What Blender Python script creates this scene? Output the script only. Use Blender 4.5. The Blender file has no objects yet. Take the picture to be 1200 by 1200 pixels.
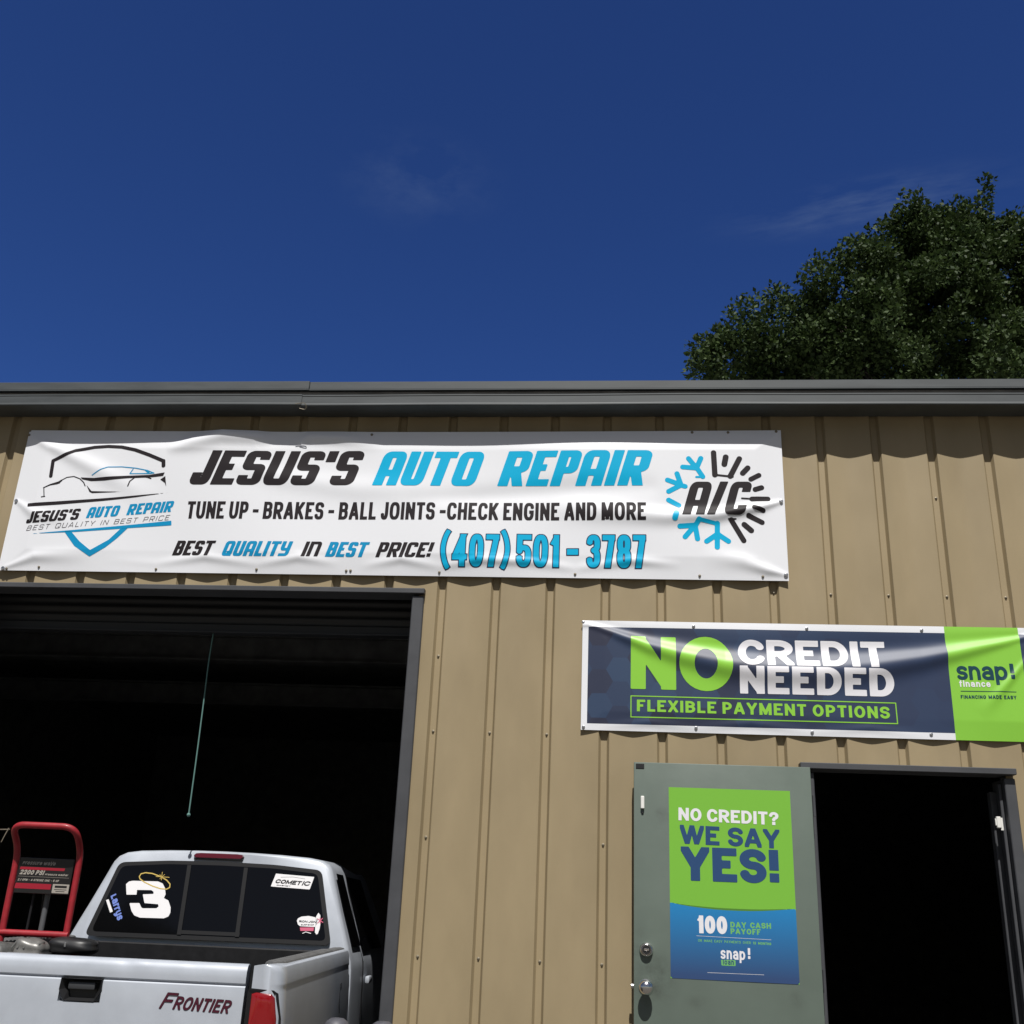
import bpy, bmesh, math, random
import numpy as np
from mathutils import Vector, Matrix, Quaternion

random.seed(7)
rng = np.random.default_rng(11)
scene = bpy.context.scene
COL = scene.collection

# ------------------------------------------------------------------ camera
F_PX, YAW, PITCH, ROLL = 1239.06 / 1200.0, -0.104488, 0.369207, 0.045435
cam_data = bpy.data.cameras.new('camera')
cam_data.sensor_width = 36.0
cam_data.lens = 36.0 * F_PX
cam_data.clip_start = 0.05
cam_data.clip_end = 3000.0
cam = bpy.data.objects.new('camera', cam_data)
COL.objects.link(cam)
fw = Vector((math.sin(YAW) * math.cos(PITCH), math.cos(YAW) * math.cos(PITCH), math.sin(PITCH)))
rt = Vector((math.cos(YAW), -math.sin(YAW), 0))
up = rt.cross(fw)
r2 = rt * math.cos(ROLL) + up * math.sin(ROLL)
u2 = up * math.cos(ROLL) - rt * math.sin(ROLL)
M = Matrix((r2, u2, -fw)).transposed().to_4x4()
M.translation = Vector((0.0, -5.651, 1.45))
cam.matrix_world = M
scene.camera = cam

# ------------------------------------------------------------------ sky and sun
SUN = Vector((0.075, -1.0, 1.62)).normalized()
world = bpy.data.worlds.new('World')
scene.world = world
world.use_nodes = True
wn = world.node_tree.nodes
wl = world.node_tree.links
bg = wn['Background']
sky = wn.new('ShaderNodeTexSky')
sky.sky_type = 'NISHITA'
sky.sun_disc = False
sky.sun_elevation = math.asin(SUN.z)
sky.sun_rotation = math.pi - 0.075
sky.altitude = 0
sky.air_density = 1.0
sky.dust_density = 0.8
sky.ozone_density = 4.0
tint = wn.new('ShaderNodeMix')
tint.data_type = 'RGBA'
tint.blend_type = 'MULTIPLY'
tint.inputs[0].default_value = 1.0
# sky tint: deep blue ahead, unseen sun side warmed to neutralise the fill light
stc = wn.new('ShaderNodeTexCoord')
sdot = wn.new('ShaderNodeVectorMath'); sdot.operation = 'DOT_PRODUCT'; sdot.inputs[1].default_value = (0.07, -1.0, 0.25)
wl.new(stc.outputs['Generated'], sdot.inputs[0])
sfac = wn.new('ShaderNodeMapRange'); sfac.interpolation_type = 'SMOOTHSTEP'
sfac.inputs[1].default_value = -0.35; sfac.inputs[2].default_value = 0.45
wl.new(sdot.outputs['Value'], sfac.inputs[0])
tmix = wn.new('ShaderNodeMix'); tmix.data_type = 'RGBA'
tmix.inputs[6].default_value = (0.42, 0.60, 0.98, 1)
tmix.inputs[7].default_value = (0.80, 0.62, 0.48, 1)
wl.new(sfac.outputs[0], tmix.inputs[0])
wl.new(tmix.outputs[2], tint.inputs[7])
deep = wn.new('ShaderNodeGamma'); deep.inputs[1].default_value = 1.3
wl.new(sky.outputs[0], deep.inputs[0])
wl.new(deep.outputs[0], tint.inputs[6])
# two faint wisps of high cloud
tc = wn.new('ShaderNodeTexCoord')
def wisp(direction, size, stretch, seed):
    d = Vector(direction).normalized()
    side = d.cross(Vector((0, 0, 1))).normalized()
    upv = side.cross(d)
    def dot(v, s):
        n = wn.new('ShaderNodeVectorMath'); n.operation = 'DOT_PRODUCT'
        n.inputs[1].default_value = v * s
        wl.new(tc.outputs['Generated'], n.inputs[0])
        return n.outputs['Value']
    cmb = wn.new('ShaderNodeCombineXYZ')
    wl.new(dot(side, 1 / (size * stretch)), cmb.inputs[0])
    wl.new(dot(upv, 1 / size), cmb.inputs[1])
    ln = wn.new('ShaderNodeVectorMath'); ln.operation = 'LENGTH'
    wl.new(cmb.outputs[0], ln.inputs[0])
    fall = wn.new('ShaderNodeMapRange'); fall.interpolation_type = 'SMOOTHSTEP'
    fall.inputs[1].default_value = 0; fall.inputs[2].default_value = 1
    fall.inputs[3].default_value = 1; fall.inputs[4].default_value = 0
    wl.new(ln.outputs['Value'], fall.inputs[0])
    nz = wn.new('ShaderNodeTexNoise')
    nz.inputs['Scale'].default_value = 1.3; nz.inputs['Detail'].default_value = 5
    nz.inputs['Roughness'].default_value = 0.62
    ad = wn.new('ShaderNodeVectorMath'); ad.operation = 'ADD'
    ad.inputs[1].default_value = (seed, seed * 2, 0)
    wl.new(cmb.outputs[0], ad.inputs[0]); wl.new(ad.outputs[0], nz.inputs['Vector'])
    rm = wn.new('ShaderNodeMapRange')
    rm.inputs[1].default_value = 0.42; rm.inputs[2].default_value = 0.75
    wl.new(nz.outputs[0], rm.inputs[0])
    ml = wn.new('ShaderNodeMath'); ml.operation = 'MULTIPLY'
    wl.new(fall.outputs[0], ml.inputs[0]); wl.new(rm.outputs[0], ml.inputs[1])
    return ml.outputs[0]
def pixdir(a, b):
    return fw * F_PX + r2 * a + u2 * b
w1 = wisp(pixdir(-0.09, 0.325), 0.055, 1.7, 3.1)
w2 = wisp(pixdir(0.345, 0.302), 0.032, 5.0, 8.4)
wsum = wn.new('ShaderNodeMath'); wsum.operation = 'ADD'
w2b = wn.new('ShaderNodeMath'); w2b.operation = 'MULTIPLY'; w2b.inputs[1].default_value = 2.2
wl.new(w2, w2b.inputs[0])
wl.new(w1, wsum.inputs[0]); wl.new(w2b.outputs[0], wsum.inputs[1])
wamt = wn.new('ShaderNodeMath'); wamt.operation = 'MULTIPLY'; wamt.inputs[1].default_value = 0.16
wl.new(wsum.outputs[0], wamt.inputs[0])
cloud = wn.new('ShaderNodeMix'); cloud.data_type = 'RGBA'
cloud.inputs[7].default_value = (3.3, 4.6, 7.0, 1)
wl.new(wamt.outputs[0], cloud.inputs[0]); wl.new(tint.outputs[2], cloud.inputs[6])
wl.new(cloud.outputs[2], bg.inputs['Color'])
bg.inputs['Strength'].default_value = 0.050

sun_data = bpy.data.lights.new('sun', 'SUN')
sun_data.energy = 5.0
sun_data.angle = math.radians(0.53)
sun_data.color = (1.0, 0.975, 0.935)
sun = bpy.data.objects.new('sun', sun_data)
COL.objects.link(sun)
sun.location = (2, -20, 30)
sun.rotation_euler = SUN.to_track_quat('Z', 'Y').to_euler()

scene.view_settings.view_transform = 'Standard'
scene.view_settings.look = 'None'
scene.view_settings.gamma = 1.0
scene.view_settings.use_curve_mapping = False
scene.view_settings.exposure = 0.1
scene.cycles.max_bounces = 6
scene.cycles.diffuse_bounces = 3

# ------------------------------------------------------------------ helpers
def mat(name, color, rough=0.6, metal=0.0, spec=0.5, noise=0.0, nscale=6.0, bump=0.0, bscale=40.0,
        coat=0.0, stretch=(1, 1, 1), trans=0.0):
    m = bpy.data.materials.new(name)
    m.use_nodes = True
    nt = m.node_tree
    b = nt.nodes['Principled BSDF']
    b.inputs['Base Color'].default_value = (*color, 1)
    b.inputs['Roughness'].default_value = rough
    b.inputs['Metallic'].default_value = metal
    b.inputs['Specular IOR Level'].default_value = spec
    b.inputs['Coat Weight'].default_value = coat
    b.inputs['Coat Roughness'].default_value = 0.06
    if noise or bump:
        tcn = nt.nodes.new('ShaderNodeTexCoord')
        mp = nt.nodes.new('ShaderNodeMapping')
        mp.inputs['Scale'].default_value = stretch
        nt.links.new(tcn.outputs['Object'], mp.inputs['Vector'])
    if noise:
        n = nt.nodes.new('ShaderNodeTexNoise')
        n.inputs['Scale'].default_value = nscale
        n.inputs['Detail'].default_value = 6
        n.inputs['Roughness'].default_value = 0.6
        nt.links.new(mp.outputs[0], n.inputs['Vector'])
        rp = nt.nodes.new('ShaderNodeMapRange')
        rp.inputs[1].default_value = 0.3; rp.inputs[2].default_value = 0.7
        rp.inputs[3].default_value = 1 - noise; rp.inputs[4].default_value = 1 + noise * 0.6
        nt.links.new(n.outputs[0], rp.inputs[0])
        mx = nt.nodes.new('ShaderNodeMix'); mx.data_type = 'RGBA'; mx.blend_type = 'MULTIPLY'
        mx.inputs[0].default_value = 1
        mx.inputs[6].default_value = (*color, 1)
        nt.links.new(rp.outputs[0], mx.inputs[7])
        nt.links.new(mx.outputs[2], b.inputs['Base Color'])
        rr = nt.nodes.new('ShaderNodeMapRange')
        rr.inputs[3].default_value = max(0.02, rough - 0.08); rr.inputs[4].default_value = min(1, rough + 0.1)
        nt.links.new(n.outputs[0], rr.inputs[0])
        nt.links.new(rr.outputs[0], b.inputs['Roughness'])
    if bump:
        n2 = nt.nodes.new('ShaderNodeTexNoise')
        n2.inputs['Scale'].default_value = bscale
        n2.inputs['Detail'].default_value = 4
        nt.links.new(mp.outputs[0], n2.inputs['Vector'])
        bp = nt.nodes.new('ShaderNodeBump')
        bp.inputs['Strength'].default_value = bump
        bp.inputs['Distance'].default_value = 0.01
        nt.links.new(n2.outputs[0], bp.inputs['Height'])
        nt.links.new(bp.outputs[0], b.inputs['Normal'])
    return m

def link(o, parent=None):
    COL.objects.link(o)
    if parent is not None:
        o.parent = parent
    return o

def tag(o, label=None, cat=None, group=None, kind=None):
    if label: o['label'] = label
    if cat: o['category'] = cat
    if group: o['group'] = group
    if kind: o['kind'] = kind
    return o

def thing(name, loc=(0, 0, 0), rz=0.0):
    o = bpy.data.objects.new(name, None)
    o.empty_display_size = 0.2
    o.location = loc
    o.rotation_euler = (0, 0, rz)
    return link(o)

def mesh(name, verts, faces, m, parent=None, smooth=False, midx=None):
    me = bpy.data.meshes.new(name)
    me.from_pydata([tuple(v) for v in verts], [], [tuple(f) for f in faces])
    ms = m if isinstance(m, (list, tuple)) else [m]
    for q in ms: me.materials.append(q)
    if midx is not None: me.polygons.foreach_set('material_index', midx)
    if smooth: me.polygons.foreach_set('use_smooth', [True] * len(me.polygons))
    me.update()
    return link(bpy.data.objects.new(name, me), parent)

def bobj(name, bm, m, parent=None, smooth=False, angle=None):
    me = bpy.data.meshes.new(name)
    bmesh.ops.recalc_face_normals(bm, faces=bm.faces)
    bm.to_mesh(me); bm.free()
    ms = m if isinstance(m, (list, tuple)) else [m]
    for q in ms: me.materials.append(q)
    if smooth or angle:
        me.polygons.foreach_set('use_smooth', [True] * len(me.polygons))
    if angle:
        me.set_sharp_from_angle(angle=math.radians(angle))
    return link(bpy.data.objects.new(name, me), parent)

def add_box(bm, x0, x1, y0, y1, z0, z1, bev=0.0, seg=1):
    vs = [bm.verts.new((x, y, z)) for x in (x0, x1) for y in (y0, y1) for z in (z0, z1)]
    fs = [(0, 1, 3, 2), (4, 6, 7, 5), (0, 4, 5, 1), (2, 3, 7, 6), (0, 2, 6, 4), (1, 5, 7, 3)]
    faces = [bm.faces.new([vs[i] for i in f]) for f in fs]
    bmesh.ops.recalc_face_normals(bm, faces=faces)
    if bev > 0:
        es = list({e for f in faces for e in f.edges})
        bmesh.ops.bevel(bm, geom=es, offset=bev, segments=seg, profile=0.5, affect='EDGES')
    return bm

def box(name, x0, x1, y0, y1, z0, z1, m, parent=None, bev=0.0, seg=1):
    bm = bmesh.new()
    add_box(bm, x0, x1, y0, y1, z0, z1, bev, seg)
    return bobj(name, bm, m, parent, angle=35 if seg > 1 else None)

def add_tube(bm, pts, rad, n=10, cap=True):
    pts = [Vector(p) for p in pts]
    rads = rad if isinstance(rad, (list, tuple)) else [rad] * len(pts)
    rings = []
    ref = None
    for i, p in enumerate(pts):
        a = pts[max(0, i - 1)]; b = pts[min(len(pts) - 1, i + 1)]
        t = (b - a).normalized()
        if ref is None:
            ref = t.orthogonal().normalized()
        ref = (ref - t * ref.dot(t)).normalized()
        bi = t.cross(ref)
        rings.append([bm.verts.new(p + (ref * math.cos(2 * math.pi * k / n) + bi * math.sin(2 * math.pi * k / n)) * rads[i])
                      for k in range(n)])
    for a, b in zip(rings, rings[1:]):
        for k in range(n):
            bm.faces.new((a[k], a[(k + 1) % n], b[(k + 1) % n], b[k]))
    if cap:
        bm.faces.new(rings[0][::-1]); bm.faces.new(rings[-1])
    return bm

def tube(name, pts, rad, m, parent=None, n=10):
    return bobj(name, add_tube(bmesh.new(), pts, rad, n), m, parent, angle=50)

def add_lathe(bm, prof, origin, axis, n=24):
    """prof: list of (radius, height along axis)"""
    axis = Vector(axis).normalized()
    a = axis.orthogonal().normalized(); b = axis.cross(a)
    o = Vector(origin)
    rings = []
    for r, h in prof:
        if r < 1e-6:
            rings.append([bm.verts.new(o + axis * h)])
        else:
            rings.append([bm.verts.new(o + axis * h + (a * math.cos(2 * math.pi * k / n) + b * math.sin(2 * math.pi * k / n)) * r)
                          for k in range(n)])
    for p, q in zip(rings, rings[1:]):
        for k in range(n):
            k2 = (k + 1) % n
            if len(p) == 1 and len(q) == 1: continue
            if len(p) == 1: bm.faces.new((p[0], q[k2], q[k]))
            elif len(q) == 1: bm.faces.new((p[k], p[k2], q[0]))
            else: bm.faces.new((p[k], p[k2], q[k2], q[k]))
    return bm

def lathe(name, prof, origin, axis, m, parent=None, n=24):
    return bobj(name, add_lathe(bmesh.new(), prof, origin, axis, n), m, parent, angle=40)

def fillet_line(pts, r, n=6):
    """3-D polyline with rounded corners"""
    pts = [Vector(p) for p in pts]
    out = [pts[0]]
    for a, b, c in zip(pts, pts[1:], pts[2:]):
        k = min(r, (a - b).length * 0.48, (c - b).length * 0.48)
        p = b + (a - b).normalized() * k; q = b + (c - b).normalized() * k
        for i in range(n + 1):
            t = i / n
            out.append(p * (1 - t) ** 2 + b * 2 * t * (1 - t) + q * t * t)
    out.append(pts[-1])
    return out

# ------------------------------------------------------------------ lettering: stroke glyphs -> distance field -> filled contour mesh
# corner points carry a 1 when the stroke bends round them in a curve
G = {
 'A': (1.0, [[(-.06,-.1),(.5,1.12)],[(1.06,-.1),(.5,1.12)],[(.2,.26),(.8,.26)]]),
 'B': (.93, [[(0,0),(0,1),(.95,1,1),(.95,.53,1),(0,.53)],[(.3,.53),(1,.53,1),(1,0,1),(0,0)]]),
 'C': (.95, [[(1,.74),(1,1,1),(0,1,1),(0,0,1),(1,0,1),(1,.26)]]),
 'D': (.95, ['o',(0,0),(1,0,1),(1,1,1),(0,1)]),
 'E': (.83, [[(1,1),(0,1),(0,0),(1,0)],[(0,.52),(.9,.52)]]),
 'F': (.8, [[(1,1),(0,1),(0,0)],[(0,.5),(.9,.5)]]),
 'G': (1.0, [[(1,.72),(1,1,1),(0,1,1),(0,0,1),(1,0,1),(1,.46),(.55,.46)]]),
 'H': (.93, [[(0,0),(0,1)],[(1,0),(1,1)],[(0,.52),(1,.52)]]),
 'I': ('t', [[(0,0),(0,1)]]),
 'J': (.75, [[(1,1),(1,0,1),(0,0,1),(0,.32)]]),
 'K': (.95, [[(0,0),(0,1)],[(0,.3),(1.1,1.15)],[(.32,.58),(1.1,-.12)]]),
 'L': (.75, [[(0,1),(0,0),(1,0)]]),
 'M': (1.15, [[(0,0),(0,1)],[(1,0),(1,1)],[(-.02,1.1),(.5,.05)],[(1.02,1.1),(.5,.05)]]),
 'N': (.95, [[(0,0),(0,1)],[(1,0),(1,1)],[(-.04,1.08),(1.04,-.08)]]),
 'O': (1.02, ['o',(0,0,1),(1,0,1),(1,1,1),(0,1,1)]),
 'P': (.88, [[(0,0),(0,1),(1,1,1),(1,.42,1),(0,.42)]]),
 'Q': (1.02, ['o',(0,0,1),(1,0,1),(1,1,1),(0,1,1)], [[(.55,.35),(1.1,-.12)]]),
 'R': (.95, [[(0,0),(0,1),(1,1,1),(1,.46,1),(0,.46)],[(.45,.46),(1.05,-.12)]]),
 'S': (.9, [[(1,.79),(1,1,1),(0,1,1),(0,.52,1),(1,.52,1),(1,0,1),(0,0,1),(0,.23)]]),
 'T': (.85, [[(0,1),(1,1)],[(.5,1),(.5,0)]]),
 'U': (.95, [[(0,1),(0,0,1),(1,0,1),(1,1)]]),
 'V': (.98, [[(-.06,1.1),(.5,-.12)],[(1.06,1.1),(.5,-.12)]]),
 'W': (1.45, [[(-.04,1.1),(.26,-.12)],[(.5,1.1),(.26,-.12)],[(.5,1.1),(.74,-.12)],[(1.04,1.1),(.74,-.12)]]),
 'X': (.95, [[(-.06,-.1),(1.06,1.1)],[(-.06,1.1),(1.06,-.1)]]),
 'Y': (.98, [[(-.06,1.1),(.5,.4)],[(1.06,1.1),(.5,.4)],[(.5,.5),(.5,0)]]),
 'Z': (.9, [[(0,1),(1,1)],[(1.02,1),(-.02,0)],[(0,0),(1,0)]]),
 '0': (.9, ['o',(0,0,1),(1,0,1),(1,1,1),(0,1,1)]),
 '1': (.55, [[(.98,0),(.98,1)],[(1.0,.98),(-.1,.72)]]),
 '2': (.9, [[(0,.7),(0,1,1),(1,1,1),(1,.52,1),(0.05,.02)],[(0,0),(1,0)]]),
 '3': (.9, [[(0,.79),(0,1,1),(1,1,1),(1,.53,1),(.45,.53)],[(.45,.53),(1,.53,1),(1,0,1),(0,0,1),(0,.22)]]),
 '4': (.95, [[(.78,0),(.78,1)],[(.84,1.05),(0,.26)],[(0,.24),(1,.24)]]),
 '5': (.9, [[(1,1),(0,1),(0,.45)],[(0,.44),(0,.6,1),(1,.6,1),(1,0,1),(0,0,1),(0,.27)]]),
 '7': (.85, [[(0,1),(1,1)],[(1.0,1.04),(.35,-.1)]]),
 '8': (.92, ['o',(.03,.52,1),(.97,.52,1),(.97,1,1),(.03,1,1)], ['o',(0,0,1),(1,0,1),(1,.52,1),(0,.52,1)]),
 '-': (.6, [[(0,.45),(1,.45)]]),
 '/': (.5, [[(-.1,-.15),(1.1,1.15)]]),
 '!': ('t', [[(0,.36),(0,1)],[(0,.06),(0,.1)]]),
 "'": ('t', [[(0,.72),(0,1)]]),
 '.': ('t', [[(0,0),(0,.05)]]),
 '?': (.85, [[(0,.72),(0,1,1),(1,1,1),(1,.56,1),(.48,.5,1),(.48,.33)],[(.48,0),(.48,.05)]]),
 '(': (.4, [[(1,1.12),(0,.9,1),(0,.1,1),(1,-.12)]]),
 ')': (.4, [[(0,1.12),(1,.9,1),(1,.1,1),(0,-.12)]]),
 # lower case (1 = x-height)
 'a': (.9, [[(.05,.8),(.05,1,1),(1,1,1),(1,0)],['o',(0,0,1),(1,0,1),(1,.55,1),(0,.55,1)]]),
 'c': (.85, [[(1,.7),(1,1,1),(0,1,1),(0,0,1),(1,0,1),(1,.3)]]),
 'e': (.9, [[(0,.5),(1,.5),(1,1,1),(0,1,1),(0,0,1),(1,0,1),(1,.22)]]),
 'f': (.6, [[(.35,0),(.35,1.45,1),(1.1,1.45)],[(0,1),(1,1)]]),
 'h': (.88, [[(0,0),(0,1.45)],[(0,.4),(0,1,1),(1,1,1),(1,0)]]),
 'i': ('t', [[(0,0),(0,1)],[(0,1.3),(0,1.45)]]),
 'l': ('t', [[(0,0),(0,1.45)]]),
 'n': (.88, [[(0,0),(0,1)],[(0,.4),(0,1,1),(1,1,1),(1,0)]]),
 'o': (.95, ['o',(0,0,1),(1,0,1),(1,1,1),(0,1,1)]),
 'p': (.95, [[(0,-.45),(0,1)],['o',(0,0,1),(1,0,1),(1,1,1),(0,1,1)]]),
 'r': (.6, [[(0,0),(0,1)],[(0,.4),(0,1,1),(1,1)]]),
 's': (.82, [[(1,.82),(1,1,1),(0,1,1),(0,.5,1),(1,.5,1),(1,0,1),(0,0,1),(0,.18)]]),
 'u': (.88, [[(0,1),(0,0,1),(1,0,1),(1,1)]]),
 'y': (.9, [[(0,1),(0,0,1),(1,0,1)],[(1,1),(1,-.45,1),(.1,-.45)]]),
 'v': (.9, [[(-.06,1.1),(.5,-.12)],[(1.06,1.1),(.5,-.12)]]),
 # squared display letters
 'tA': (1, [[(0,0),(0,1,1),(1,1,1),(1,0)],[(0,.34),(1,.34)]]),
 'tN': (1, [[(0,0),(0,1),(1,1,1),(1,0)]]),
 'tY': (1, [[(0,1),(0,.45,1),(1,.45)],[(1,1),(1,0,1),(0,0)]]),
 'tQ': (1, ['o',(0,0,1),(1,0,1),(1,1,1),(0,1,1)], [[(.6,.3),(.95,-.1)]]),
 'tI': ('t', [[(0,0),(0,1)]]),
 'tT': (.95, [[(0,1),(1,1)],[(.5,1),(.5,0)]]),
 "t'": ('t', [[(.0,.72),(0.3,1.1)]]),
 'tR': (1, [[(0,0),(0,1),(1,1,1),(1,.46,1),(0,.46)],[(.5,.46),(.9,-.05)]]),
}

def glyph_paths(ch):
    g = G[ch]
    out = []
    for item in g[1:]:
        if item and item[0] == 'o':
            out.append((True, item[1:]))
        else:
            for q in item:
                if q[0] == 'o': out.append((True, q[1:]))
                else: out.append((False, q))
    return g[0], out

def stroke_sdf(segs, discs, hw, X, Y):
    d = np.full(X.shape, 1e9)
    for (ax, ay, bx, by, ea, eb) in segs:
        L = math.hypot(bx - ax, by - ay)
        if L < 1e-9: continue
        ux, uy = (bx - ax) / L, (by - ay) / L
        s = (X - ax) * ux + (Y - ay) * uy
        n = -(X - ax) * uy + (Y - ay) * ux
        d = np.minimum(d, np.maximum(np.maximum(-s - ea, s - L - eb), np.abs(n) - hw))
    for (x, y) in discs:
        d = np.minimum(d, np.hypot(X - x, Y - y) - hw)
    return d

def glyph_sdf(ch, W, H, t, R, X, Y, grow=0.0):
    """distance field of one glyph in its cell [0,W]x[0,H]"""
    _, paths = glyph_paths(ch)
    def mp(p): return (t / 2 + p[0] * (W - t), t / 2 + p[1] * (H - t))
    segs, discs = [], []
    diag = False
    for closed, pts in paths:
        P = [mp(p) for p in pts]
        cf = [len(p) > 2 for p in pts]
        n = len(P)
        path = []            # (point, sharp?, terminal raw)
        for i in range(n):
            if not closed and i in (0, n - 1):
                path.append((P[i], 'end', pts[i])); continue
            if not cf[i]:
                path.append((P[i], 'sharp', pts[i])); continue
            A, B, C = P[i - 1], P[i], P[(i + 1) % n]
            def share(j, k):
                e = (not closed) and (k == 0 or k == n - 1)
                return 1.0 if (e or not cf[k]) else 0.5
            ka = share(i, (i - 1) % n) * R; kc = share(i, (i + 1) % n) * R
            va = ((A[0] - B[0]) * ka, (A[1] - B[1]) * ka); vc = ((C[0] - B[0]) * kc, (C[1] - B[1]) * kc)
            for vv, who in ((va, 0), (vc, 1)):
                l_ = math.hypot(*vv)
                lim = (.58 * (W - t) if abs(vv[0]) > abs(vv[1]) else .5 * (H - t)) * R
                if l_ > lim:
                    vv = (vv[0] * lim / l_, vv[1] * lim / l_)
                    if who == 0: va = vv
                    else: vc = vv
            sa = share(i, (i - 1) % n) == 1.0 and not closed and (i - 1) == 0 and R > .98
            sc_ = share(i, (i + 1) % n) == 1.0 and not closed and (i + 1) == n - 1 and R > .98
            for q in range(9):
                if (q == 0 and sa) or (q == 8 and sc_): continue
                th = q / 8 * math.pi / 2
                fa = 1 - math.sin(th); fc = 1 - math.cos(th)
                path.append(((B[0] + va[0] * fa + vc[0] * fc, B[1] + va[1] * fa + vc[1] * fc), 'round', None))
        m = len(path)
        rngs = range(m) if closed else range(m - 1)
        for i in rngs:
            a, b = path[i], path[(i + 1) % m]
            dx, dy = b[0][0] - a[0][0], b[0][1] - a[0][1]
            ext = [0, 0]
            for k, e in enumerate((a, b)):
                if e[1] == 'sharp':
                    j = (i + k) % m
                    pr = path[(j - 1) % m][0]; nx = path[(j + 1) % m][0]
                    v1 = (e[0][0] - pr[0], e[0][1] - pr[1]); v2 = (nx[0] - e[0][0], nx[1] - e[0][1])
                    c = (v1[0] * v2[0] + v1[1] * v2[1]) / (math.hypot(*v1) * math.hypot(*v2) + 1e-12)
                    if abs(c) < 0.3: ext[k] = t / 2
                    discs.append(e[0])
                elif e[1] == 'round':
                    discs.append(e[0])
                elif e[1] == 'end':
                    raw = e[2]
                    if abs(dx) > abs(dy) * 2.5 and raw[0] in (0, 1): ext[k] = t / 2
                    elif (raw[1] < 0 or raw[1] > 1) and raw[1] not in (1.45, -.45) and ch not in '()': ext[k] = t * 1.2
                    elif abs(dy) > abs(dx) * 2.5 and raw[1] in (0, 1, 0.05, 0.06, 0.1, 1.45, -.45): ext[k] = t / 2
            segs.append((a[0][0], a[0][1], b[0][0], b[0][1], ext[0], ext[1]))
    d = stroke_sdf(segs, discs, t / 2, X, Y)
    if ch not in 'aceifhnlopruysv()':
        d = np.maximum(d, np.maximum(np.maximum(-X, X - W), np.maximum(-Y, Y - H)))
    return d - grow

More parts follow.
